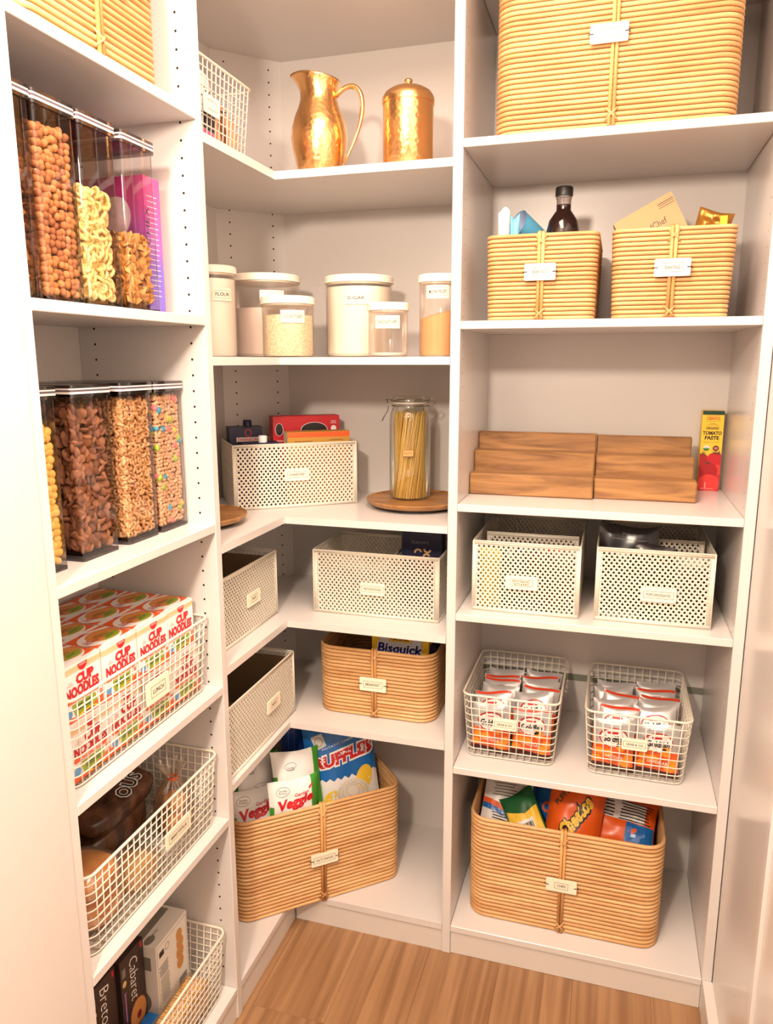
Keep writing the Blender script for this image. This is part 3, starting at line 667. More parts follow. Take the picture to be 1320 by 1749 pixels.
# cup noodles
NW, ND, NH = 0.100, 0.079, 0.101
def noodle_front():
    p = Print(); w, h = NW, NH
    p.rect(0, h*0.40, w, h*0.09, c_('print_beige', 236, 204, 160))
    for i in range(22): p.rect(-w/2+w*(i+0.5)/22, h*0.405, w*0.012, h*0.055, TAN)
    p.rect(0, h*0.345, w, h*0.008, TAN)
    p.ell(0.004, h*0.455, 0.012, 0.0135, RED, pi, 2*pi, 12); p.text('NISSIN', 0.004, h*0.425, 0.017, PWHITE, 0.0035)
    p.text('CUP', 0.008, h*0.20, w*0.46, RED, h*0.185, bold=0.06); p.text('The\nOriginal', -w*0.30, h*0.17, w*0.14, RED, h*0.07)
    p.text('NOODLES', 0.0, h*0.005, w*0.86, RED, h*0.20, bold=0.055)
    p.poly([(-w*0.42, -h*0.09), (w*0.38, -h*0.09), (w*0.42, -h*0.13), (w*0.38, -h*0.17), (-w*0.42, -h*0.17), (-w*0.46, -h*0.13)], ORANGE); p.text('CHICKEN', -0.002, -h*0.13, w*0.5, PWHITE, h*0.05)
    p.poly([(-w/2, -h/2), (w/2, -h/2), (w/2, -h*0.30), (w*0.2, -h*0.38), (-w*0.2, -h*0.44), (-w/2, -h*0.36)], ORANGE)
    p.poly([(-w*0.30, -h*0.20), (w*0.30, -h*0.20), (w*0.34, -h*0.36), (-w*0.22, -h*0.42)], LIME)
    p.lines(-w*0.2, w*0.25, -h*0.25, -h*0.33, 3, DGREEN, 0.002); p.ell(w*0.1, -h*0.44, w*0.24, h*0.05, YEL); p.ell(w*0.12, -h*0.45, w*0.16, h*0.03, BROWN)
    p.ell(-w*0.38, -h*0.33, w*0.08, w*0.08, SKYB); p.rect(w*0.42, -h*0.24, w*0.12, h*0.09, c_('print_salmon', 232, 130, 110))
    return p
def noodle_top():
    p = Print(); w, h = NW, ND
    p.rect(0, 0, w*0.99, h*0.99, ORANGE); p.poly([(-w/2, h*0.1), (-w*0.1, h/2), (w*0.2, h/2), (-w/2, -h*0.2)], RED)
    p.poly([(-w*0.5, -h*0.5), (w*0.5, -h*0.5), (w*0.5, -h*0.38), (w*0.1, -h*0.44), (-w*0.3, -h*0.34), (-w*0.5, -h*0.40)], PWHITE); p.poly([(w*0.5, h*0.2), (w*0.5, h*0.34), (w*0.1, h*0.5), (-w*0.02, h*0.5)], PWHITE)
    p.ell(-w*0.02, 0, w*0.48, h*0.42, PWHITE); p.ell(w*0.10, h*0.04, w*0.37, h*0.34, NOOD)
    for i in range(9): p.ring(w*0.05+w*0.03*(i-4), h*0.06+h*0.02*((i*3) % 5-2), w*0.10, h*0.05, 0.0012, [GOLDP, DRED][i % 2], 12)
    p.poly([(-w*0.12, -h*0.26), (w*0.24, -h*0.28), (w*0.44, -h*0.02), (w*0.10, h*0.0)], LIME); p.rect(w*0.14, -h*0.10, w*0.25, h*0.02, DGREEN, 0.15); p.rect(w*0.12, -h*0.16, w*0.25, h*0.02, DGREEN, 0.15)
    p.text('CUP', -w*0.34, h*0.06, w*0.18, RED, h*0.08, bold=0.03); p.text('NOODLES', -w*0.28, -h*0.04, w*0.32, RED, h*0.09, bold=0.03)
    p.rect(w*0.1, -h*0.44, w*0.7, h*0.06, PWHITE)
    return p
def noodle_left():
    p = Print(); p.rect(0, NH*0.40, ND, NH*0.09, TAN); p.text('CUP', 0, NH*0.18, ND*0.5, RED, NH*0.16, bold=0.03); p.text('NOODLES', 0, 0, ND*0.85, RED, NH*0.16, bold=0.03); p.rect(0, -NH*0.35, ND*0.9, NH*0.2, GREY); return p
SIDE_W = c_('carton_side_white', 226, 220, 212)
nb0 = carton('noodle_box', '', 'box', (0, 0, 0), 0, NW, ND, NH, PWHITE, {'front': noodle_front(), 'top': noodle_top(), 'left': noodle_left()}, side=SIDE_W, top=ORANGE)
first = True
rn = random.Random(3)
for layer, z, xf in ((0, L[3]+0.0065, -0.040), (1, L[3]+0.0065+NH+0.0014, -0.046)):
    for rw in range(3):
        if layer == 0 and rw > 0: continue
        for i in range(4):
            lab = 'orange and white cup noodles box in the %s row of the %s layer' % (['front', 'middle', 'back'][rw], 'bottom' if layer == 0 else 'top')
            o = nb0 if first else copy_tree(nb0); first = False
            o.location = (xf-rw*(ND+0.0015)-(0.004*rn.random() if rw == 0 else 0), -0.7865+i*0.1030, z); o.rotation_euler = (0, 0, pi/2+0.0)
            tag(o, lab, 'box', 'cup noodles boxes %s layer' % ('bottom' if layer == 0 else 'top'))
# bottom layer, hidden rows behind carry the top layer
for rw in (1, 2):
    for i in range(4):
        o = copy_tree(nb0); o.location = (-0.040-rw*(ND+0.0015), -0.7865+i*0.1030, L[3]+0.0065); o.rotation_euler = (0, 0, pi/2)
        tag(o, 'orange and white cup noodles box in the %s row of the bottom layer' % ['front', 'middle', 'back'][rw], 'box', 'cup noodles boxes bottom layer')
# magenta cereal box behind the wheat squares
CBOX = ramp_mat('magenta_violet_card', (206, 66, 148), (150, 96, 200), (2, 2, 5), 0.4)
def magenta():
    n, l, b = nodes(CBOX); g = None
    for k in list(n):
        if k.type == 'TEX_NOISE': g = k
    tc = [k for k in n if k.type == 'TEX_COORD'][0]; sx = n.new('ShaderNodeSeparateXYZ'); mr = n.new('ShaderNodeMapRange'); mr.inputs['From Min'].default_value = 0.26; mr.inputs['From Max'].default_value = 0.02
    l.new(tc.outputs['Object'], sx.inputs[0]); l.new(sx.outputs['Z'], mr.inputs['Value'])
    cr = [k for k in n if k.type == 'VALTORGB'][0]; l.new(mr.outputs[0], cr.inputs['Fac']); cr.color_ramp.elements[0].position = 0.2; cr.color_ramp.elements[1].position = 0.75
    cr.color_ramp.elements[0].color = rgb(214, 76, 150); cr.color_ramp.elements[1].color = rgb(120, 96, 200)
magenta()
pl_ = Print().ell(0.035, 0.055, 0.03, 0.035, c_('print_pale', 236, 220, 226)).poly([(-0.09, -0.12), (0.09, -0.12), (0.09, -0.01), (0.03, 0.0), (-0.02, -0.03), (-0.09, -0.02)], NAVY).rect(0.0, -0.06, 0.1, 0.02, LILAC)
pf = Print().lines(-0.019, 0.017, 0.09, -0.09, 20, c_('print_pale', 236, 220, 226), 0.0014)
carton('cereal_box', 'magenta and violet cereal box standing between the wheat square dispenser and divider', 'box', (-0.060, -0.449, L[1]), pi/2, 0.052, 0.19, 0.249, CBOX, {'front': pf, 'left': pl_})
# tomato paste
tp = Print(); w_, h_ = 0.052, 0.208
tp.rect(0, h_*0.475, w_, h_*0.05, DGREEN).text('CENTO', 0, h_*0.405, w_*0.62, RED, h_*0.035, bold=0.03).rect(0, h_*0.435, w_*0.6, 0.0008, RED).rect(0, h_*0.372, w_*0.7, 0.0006, DGREEN)
tp.text('DOUBLE\nCONCENTRATED', 0, h_*0.335, w_*0.55, BLACK, h_*0.03).text('ORGANIC', 0, h_*0.285, w_*0.62, BLACK, h_*0.034, bold=0.03).text('TOMATO', 0, h_*0.225, w_*0.88, BLACK, h_*0.048, bold=0.04).text('PASTE', 0, h_*0.165, w_*0.66, BLACK, h_*0.048, bold=0.04)
tp.text('PRODUCT OF ITALY', 0, h_*0.11, w_*0.75, BLACK, h_*0.012).ell(-w_*0.22, h_*0.035, w_*0.15, w_*0.14, PWHITE).ell(-w_*0.22, h_*0.035, w_*0.15, w_*0.14, GREEN, pi, 2*pi, 12).text('USDA', -w_*0.22, h_*0.045, w_*0.2, BLACK).ell(w_*0.22, h_*0.035, w_*0.15, w_*0.14, DRED).text('NON\nGMO', w_*0.22, h_*0.035, w_*0.15, PWHITE)
tp.rect(0, -h_*0.30, w_, h_*0.40, RED)
TOMD = c_('tomato_dark', 176, 20, 30); TOML = c_('tomato_light', 232, 60, 56)
for x, y, r, m in ((-0.022, -0.025, 0.018, TOMD), (0.012, -0.022, 0.019, RED), (0.02, -0.048, 0.013, TOML), (-0.004, -0.052, 0.022, TOMD), (0.0, -0.085, 0.024, TOML)):
    cl = [(max(-w_/2, min(w_/2, x+r*1.1*cos(a))), max(-h_/2, y+r*sin(a))) for a in [2*pi*i/20 for i in range(20)]]; tp.poly(cl, m)
for x, y in ((-0.018, -0.008), (0.010, -0.006), (-0.006, -0.032), (0.022, -0.006)):
    for a in (0.3, 1.0, 1.7, 2.5, -0.3, 3.4): tp.rect(max(-0.02, min(0.02, x+0.004*cos(a))), y+0.004*sin(a), 0.008, 0.0012, DGREEN, a)
tp.rect(-0.008, -0.09, 0.003, 0.016, c_('print_glint', 244, 150, 130)).text('NET WT 4.56 OZ', -0.004, -h_*0.475, w_*0.6, PWHITE, 0.002)
carton('tomato_paste_box', 'tall yellow and red ORGANIC TOMATO PASTE box', 'box', (1.0175, 0.372, R[2]), 0.02, w_, 0.036, h_, YEL, {'front': tp})
# breakfast mix
bq = Print(); bq.ell(-0.062, 0.098, 0.014, 0.012, RED).poly([(-0.060, -0.10), (0.062, -0.10), (0.062, 0.078), (0.025, 0.104), (-0.025, 0.104), (-0.060, 0.078)], GREY).poly([(-0.059, -0.10), (0.061, -0.10), (0.061, 0.077), (0.025, 0.1025), (-0.025, 0.1025), (-0.059, 0.077)], c_('print_pale_blue', 206, 212, 218))
bq.rect(0.0, 0.074, 0.066, 0.0145, YEL).frame(0, 0.074, 0.066, 0.0145, 0.0008, BROWN).text('ORIGINAL', 0, 0.074, 0.054, BLACK, 0.008, bold=0.03).text('Bisquick', 0.0, 0.044, 0.134, PWHITE, 0.042, bold=0.07, shear=0.15).text('Bisquick', 0.0, 0.044, 0.128, c_('print_royal', 24, 36, 120), 0.037, bold=0.035, shear=0.15)
bq.rect(0, -0.03, 0.15, 0.05, BLUE)
carton('baking_mix_box', 'yellow pancake mix box with blue lettering in the breakfast basket', 'box', (0.186, 0.150, S[4]+0.009), 0, 0.163, 0.055, 0.250, YEL, {'front': bq})
pm = Print().rect(0, 0, 0.06, 0.1, NAVY)
carton('dark_carton', 'dark carton at the right end of the breakfast basket', 'box', (0.3500, 0.16, S[4]+0.009), 0, 0.0155, 0.12, 0.186, NAVY)
# elbows
el = Print().text('ELBOWS', -0.004, 0.070, 0.046, GREY, 0.008, space=1.2)
for x, y, a in ((-0.010, 0.042, 0.2), (0.016, 0.052, 3.0), (0.014, 0.030, 0.4)):
    vs = []; n = 10
    for i in range(n+1):
        q = a+pi*i/n; vs.append((x+0.011*cos(q), y+0.011*sin(q)))
    for i in range(n, -1, -1):
        q = a+pi*i/n; vs.append((x+0.006*cos(q), y+0.006*sin(q)))
    for i in range(n): el._a([vs[i], vs[i+1], vs[2*n-i], vs[2*n+1-i]], [(0, 1, 2, 3)], TAN)
el.text('MACARONI', 0.002, 0.012, 0.05, RED, 0.008)
carton('pasta_box', 'dark navy ELBOWS pasta box in the pasta bin', 'box', (0.258, 0.20, S[3]+0.003), 0, 0.112, 0.045, 0.226, NAVY, {'front': el})

# ------------------------------------------------------------------ dinner prep contents (bin frame)
def in_frame(loc, ang, x, y, z): return (loc[0]+x*cos(ang)-y*sin(ang), loc[1]+x*sin(ang)+y*cos(ang), loc[2]+z)
DB = (-0.157, 0.030, S[2]+0.0035)
rb = Print().ell(-0.080, 0.080, 0.0115, 0.018, BLACK).ring(-0.080, 0.080, 0.0115, 0.018, 0.001, PWHITE).ell(0.022, 0.077, 0.040, 0.022, PWHITE).ell(0.022, 0.077, 0.0385, 0.0208, BLACK).text('Mahatma', 0.022, 0.071, 0.060, PWHITE, 0.011, shear=0.25)
rb.text('NEW\nLOOK', 0.080, 0.098, 0.018, PWHITE, 0.009).rect(0.080, 0.078, 0.016, 0.013, PWHITE).rect(0.080, 0.086, 0.010, 0.004, PWHITE).text('ORIGINAL', -0.078, 0.048, 0.022, PWHITE)
carton('rice_mix_box', 'red boxed mix with black oval logo in the dinner bin', 'box', in_frame(DB, DA, 0.135, 0.130, 0.0), DA, 0.195, 0.055, 0.234, RED, {'front': rb})
yb = Print().rect(0, 0.090, 0.178, 0.014, ORANGE).rect(-0.045, 0.072, 0.05, 0.0015, BROWN).rect(0.05, 0.074, 0.04, 0.0015, BROWN).rect(0.0, 0.052, 0.06, 0.0015, BROWN).rect(0, 0.062, 0.178, 0.0008, ORANGE)
carton('yellow_box', 'golden yellow carton with orange top edge in the dinner bin', 'box', in_frame(DB, DA, 0.157, 0.045, 0.0), DA, 0.178, 0.050, 0.196, GOLDP, {'front': yb}, side=c_('carton_cream', 238, 224, 180))
def broth(label, x, y, h, face, spout, wd=0.092):
    b = carton('broth_carton', label, 'carton', in_frame(DB, DA, x, y, 0), DA, wd, 0.062, h, NAVY, face, 'navy broth cartons in the dinner bin')
    m = PWHITE if spout == 'w' else NAVY
    MB().lathe([(0.012, h), (0.012, h+0.016), (0.010, h+0.018), (0, h+0.018)], 18, c=(wd*0.6, 0.031)).build('screw_cap', m, b, True)
sw = Print().rect(0.004, 0.070, 0.062, 0.012, PWHITE).text('SWANSON', 0.004, 0.070, 0.056, RED, 0.009, bold=0.03).ring(0.006, 0.088, 0.010, 0.011, 0.0025, RED)
broth('navy broth carton with red SWANSON band in the dinner bin', 0.010, 0.115, 0.208, {'front': sw}, 'n')
broth('navy broth carton with white screw cap at the front of the dinner bin', 0.030, 0.020, 0.172, {'front': Print().text('BROTH', 0, 0.06, 0.05, PWHITE, 0.01)}, 'w', 0.100)

# ------------------------------------------------------------------ turntables and pasta jar
def turntable(label, x, y, r):
    o = thing('wooden_turntable', label, 'turntable', (x, y, S[2]), 0.2, 'wooden turntables')
    autosmooth(MB().lathe([(0, 0), (r*0.80, 0), (r*0.80, 0.008), (0, 0.008)], 40).build('swivel_base', BLACK, o))
    autosmooth(MB().lathe([(0, 0.0085), (r*0.90, 0.0085), (r*0.97, 0.013), (r, 0.022), (r*0.985, 0.024), (r*0.955, 0.020), (r*0.93, 0.0185), (0, 0.0185)], 64).build('tray', TRAYW, o), 50)
turntable('round wooden turntable under the glass pasta jar', 0.288, 0.235, 0.137)
turntable('round wooden turntable in front of the dinner bin', -0.175, -0.135, 0.125)
def pasta_jar():
    x, y, z = 0.265, 0.255, S[2]+0.0186
    o = thing('pasta_jar', 'tall glass clip-top jar of spaghetti', 'jar', (x, y, z), 0)
    R_ = 0.0565
    autosmooth(MB().lathe([(0, 0.001), (R_*0.9, 0.0), (R_, 0.008), (R_, 0.215), (R_*0.97, 0.232), (R_*0.86, 0.247), (R_*0.82, 0.252), (R_*0.84, 0.262)], 44).build('body', GLASS, o), 60)
    autosmooth(MB().lathe([(R_*0.84, 0.2635), (R_*0.86, 0.2635), (R_*0.86, 0.274), (R_*0.80, 0.279), (0, 0.280)], 44).build('lid', GLASS, o), 60)
    autosmooth(MB().lathe([(R_*0.84, 0.260), (R_*0.875, 0.260), (R_*0.875, 0.264), (R_*0.84, 0.264)], 44).build('seal', M('seal_rubber', (206, 196, 180), 0.5), o))
    for zz in (0.254, 0.268): MB().tube([(R_*0.885*cos(a), R_*0.885*sin(a), zz) for a in [2*pi*i/36 for i in range(36)]], 0.0011, True, 6).build('wire_band', STEEL, o, True)
    a0 = radians(196); ca, sa = cos(a0), sin(a0)
    def q(r, z, s=0): return (r*ca-s*sa, r*sa+s*ca, z)
    MB().tube([q(0.050, 0.268, 0.009), q(0.064, 0.270, 0.009), q(0.066, 0.270, 0), q(0.064, 0.270, -0.009), q(0.050, 0.268, -0.009)], 0.0012, n=6).tube([q(0.062, 0.270, 0.006), q(0.059, 0.250, 0.006), q(0.061, 0.240, 0.004), q(0.072, 0.222, 0.003), q(0.076, 0.213, 0), q(0.072, 0.222, -0.003), q(0.061, 0.240, -0.004), q(0.059, 0.250, -0.006), q(0.062, 0.270, -0.006)], 0.0013, n=6).build('clip', STEEL, o, True)
    a1 = radians(12); c1, s1 = cos(a1), sin(a1)
    MB().tube([(0.050*c1, 0.050*s1, 0.254), (0.058*c1, 0.058*s1, 0.252), (0.066*c1, 0.066*s1, 0.258), (0.067*c1, 0.067*s1, 0.268), (0.060*c1, 0.060*s1, 0.273), (0.050*c1, 0.050*s1, 0.268)], 0.0012, n=6).build('hinge', STEEL, o, True)
    pr = Print().rect(0, 0, 0.0295, 0.0175, c_('kraft_label', 226, 168, 104)).frame(0, 0, 0.030, 0.018, 0.001, BROWN).text('PASTA', 0, 0, 0.022, BROWN, 0.006)
    us = [-0.015+0.003*i for i in range(11)]; b0 = -pi/2+0.17
    obj('name_label', pr.mesh('name_label', lambda a, b, off: ((R_+off)*cos(b0+a/R_), (R_+off)*sin(b0+a/R_), 0.130+b), us, [0]), o)
    # spaghetti
    rr = random.Random(9); mats = [M('spaghetti_%d' % i, c, 0.5) for i, c in enumerate([(242, 206, 122), (232, 192, 106), (220, 176, 92)])]; mb = MB()
    for ring_, n in ((0.046, 90), (0.040, 60), (0.030, 30)):
        for i in range(n):
            a = 2*pi*(i+rr.random()*0.6)/n; tw_ = 0.55+0.25*rr.random(); rb_ = ring_*(0.97+0.03*rr.random())
            h_ = 0.222+0.014*rr.random(); P = []
            for k in range(4):
                t = k/3; aa = a+tw_*(t-0.5)*1.2; q_ = rb_*(1-0.10*sin(pi*t))*(0.92 if k == 3 else 1); P.append((q_*cos(aa), q_*sin(aa), 0.004+h_*t))
            mb.tube(P, 0.00115, n=4, m=rr.randrange(3))
    mb.lathe([(0.036, 0.004), (0.032, 0.21), (0, 0.21)], 16, m=2)
    s = mb.build('spaghetti', mats); s.location = (x, y, z); tag(s, 'bundle of golden spaghetti standing in the glass jar', 'pasta', None, 'stuff')
pasta_jar()

# ------------------------------------------------------------------ wooden step riser
def riser():
    o = thing('step_riser', 'expandable three-step acacia wood riser', 'riser', (0.4515, 0.146, R[2]), 0)
    def step(x0, x1, y0, h0, h1, dpt, name):
        MB().box(x0, x1, y0, y0+0.016, max(0, h0-0.012), h1, bev=0.0035).build('front_board', ACACIA, o)
        if dpt: MB().box(x0, x1, y0+0.0165, y0+dpt, h1-0.011, h1-0.0005, bev=0.001).build('tread', ACACIA, o)
    hs = [0, 0.054, 0.106, 0.150]
    for k in range(3): step(0.0, 0.306, 0.062*k, hs[k] if k else 0.0, hs[k+1], 0.062 if k < 2 else 0.030, 'l')
    for k in range(3): step(0.3065, 0.545-0.004*k, 0.018+0.060*k, hs[k] if k else 0.0, hs[k+1]-0.004, 0.060 if k < 2 else 0.030, 'r')
    MB().box(0.002, 0.012, 0.018, 0.152, 0, 0.040).box(0.002, 0.012, 0.08, 0.152, 0.041, 0.092).build('end_panel', BROWN, o)
    MB().box(0.530, 0.540, 0.036, 0.165, 0, 0.036).build('end_panel', ACACIA, o)
riser()

# ------------------------------------------------------------------ snack bags (pillow packs)
SILVER = M('silver_foil', (196, 194, 194), 0.28, 0.35); FOILW = M('white_film', (236, 234, 230), 0.32); FOILB = M('blue_film', (26, 108, 186), 0.28); FOILN = M('navy_film', (24, 44, 110), 0.3)
FOILO = M('orange_film', (236, 98, 30), 0.28); FOILY = M('yellow_film', (236, 200, 40), 0.3); FOILG = M('green_film', (30, 96, 52), 0.28); FOILGR = M('bright_green_film', (70, 150, 50), 0.3); FOILK = M('black_film', (30, 26, 28), 0.25)
FOILC = M('cyan_film', (96, 176, 206), 0.35)
class BagShape:
    def __init__(s, w, h, t, seed, nu=14, nv=18, wr=0.05, sharp=2.6):
        s.w, s.h, s.t, s.nu, s.nv, s.wr, s.sharp = w, h, t, nu, nv, wr, sharp; rr = random.Random(seed); s.ph = [rr.random()*6.3 for _ in range(8)]
    def depth(s, u, v):
        p = s.ph; k = max(0, 1-abs(u)**s.sharp)**0.6*max(0, 1-abs(v)**3.0)**0.6
        wv = sin(3.1*u+4.3*v+p[0])*0.4+sin(7*u-5*v+p[1])*0.3+sin(11*v+3*u+p[2])*0.25+sin(15*u+9*v+p[3])*0.15
        crimp = 0.35*sin(9*u+p[4])*max(0, abs(v)-0.6)
        return s.t/2*(k*(1+1.6*s.wr*wv)+s.wr*2.0*crimp*k)
    def co(s, u, v, side=1, off=0.0):
        p = s.ph; bul = max(0, 1-v*v)
        x = u*s.w/2*(1-0.05*bul); z = (v+1)/2*s.h+0.004*s.h/0.15*sin(2.5*u+p[5])*v
        bend = 0.10*s.t*sin(1.7*v+p[6])+0.08*s.t*sin(2.1*u+p[7])
        return (x, bend-side*(s.depth(u, v)+off), z)
    def mesh(s, name, zone, mats):
        mb = MB(); nu, nv = s.nu, s.nv
        for side in (1, -1):
            vs = [s.co(2*i/nu-1, 2*j/nv-1, side) for j in range(nv+1) for i in range(nu+1)]; fs = []; ms = []
            for j in range(nv):
                for i in range(nu):
                    a = j*(nu+1)+i; q = (a, a+1, a+nu+2, a+nu+1); fs.append(q if side > 0 else q[::-1]); ms.append(zone(2*(i+0.5)/nu-1, 2*(j+0.5)/nv-1, side))
            o = len(mb.v); mb.v += vs; mb.f += [tuple(k+o for k in f) for f in fs]; mb.m += ms
        return mb.mesh(name, mats, True)
    def grid(s): return [-s.w/2+s.w*i/s.nu for i in range(1, s.nu)], [s.h*j/s.nv for j in range(1, s.nv)]
    def mapper(s, side=1): return lambda a, b, off: s.co(max(-0.999, min(0.999, a/(s.w/2)*side)), max(-0.999, min(0.999, b/s.h*2-1)), side, off+0.0003)
def bag(label, cat, loc, rot, shape, zone, mats, prints=None, group=None, name='snack_bag', backp=None):
    b = obj(name, shape.mesh(name, zone, mats)); b.location = loc; b.rotation_euler = rot; tag(b, label, cat, group)
    ul, vl = shape.grid()
    for prints in (split2(prints) if prints else []): obj('package_print', prints.mesh('package_print', shape.mapper(1), ul, vl, 0.00008), b)
    if backp: obj('package_print', backp.mesh('package_print', shape.mapper(-1), ul, vl, 0.00008), b)
    return b
# --- cheddar cracker bags in the two GRAB & GO baskets
GW, GH = 0.102, 0.128
gs = BagShape(GW, GH, 0.022, 5, wr=0.09)
def gz(u, v, side): return 0 if v > -0.05 else (1 if v > -0.80 else 2)
gp = Print()
gp.rect(0, GH*0.965, GW*0.97, GH*0.05, M('bag_red_stripe', (214, 66, 34), 0.3))
gp.ell(0, GH*0.66, GW*0.36, GH*0.20, M('logo_red', (176, 36, 30), 0.35)); gp.ell(0.001, GH*0.65, GW*0.33, GH*0.18, FOILW); gp.rect(-0.002, GH*0.755, GW*0.26, GH*0.045, RED)
gp.text('Goldfish', 0, GH*0.635, GW*0.56, BLACK, GH*0.13, bold=0.04, shear=0.1)
OR2 = c_('cracker_orange', 246, 150, 40); OR3 = c_('cracker_deep', 214, 84, 24)
for x, y, r in ((-0.034, 0.36, 0.012), (-0.012, 0.33, 0.014), (0.018, 0.36, 0.015), (0.040, 0.30, 0.012), (-0.04, 0.20, 0.012), (0.03, 0.20, 0.014), (0.0, 0.20, 0.013)): gp.ell(x, GH*y, r, r*0.8, [OR2, OR3][int(r*1000) % 2], n=14)
gp.ell(0.02, GH*0.50, 0.012, 0.012, OR2); gp.ell(0.014, GH*0.53, 0.007, 0.004, BLACK, rot=0.4)
gp.text('CHEDDAR', 0.0, GH*0.28, GW*0.5, PWHITE, GH*0.06)
rg = random.Random(8)
G_ = {}
def gf(label, loc, rot, group, stripe=True):
    if stripe not in G_: G_[stripe] = bag(label, 'bag', loc, rot, gs, gz, [SILVER, FOILO, c_('bag_foot_dark', 70, 16, 14, 0.3)], gp if stripe else gp2, group)
    else:
        o = copy_tree(G_[stripe]); o.location = loc; o.rotation_euler = rot; tag(o, label, 'bag', group)
gp2 = Print(); gp2.items = gp.items[1:]; gp2.mats = gp.mats
g1 = None
for bx_, nm, gname in ((0.461, 'beside the shelf divider', 'cracker bags in the divider side basket'), (0.770, 'beside the right side panel', 'cracker bags in the panel side basket')):
    z0 = R[4]+0.006
    for row in range(6):
        for c in (0, 1):
            f = row == 0
            tilt = radians(-5) if f else radians(-24-3*rg.random())
            x = bx_+0.0705+0.106*c+(0 if f else (rg.random()-0.5)*0.006)
            y = 0.092+(0 if f else 0.030+0.0375*(row-1))+(0.003 if f else 0.014)*c
            z = z0+(0.004 if f else 0.020+0.008*rg.random())
            lab = 'silver cracker bag in %s row of the wire basket %s' % (['the front', 'the second', 'the third', 'the fourth', 'the fifth', 'the last'][row], nm)
            gf(lab, (x, y, z), (tilt, 0 if f else radians(9)*(1 if rg.random() > 0.35 else -0.6)*rg.random(), 0 if f else 0.18*(rg.random()-0.5)), gname, rg.random() > (0.5 if not f else 0.4))

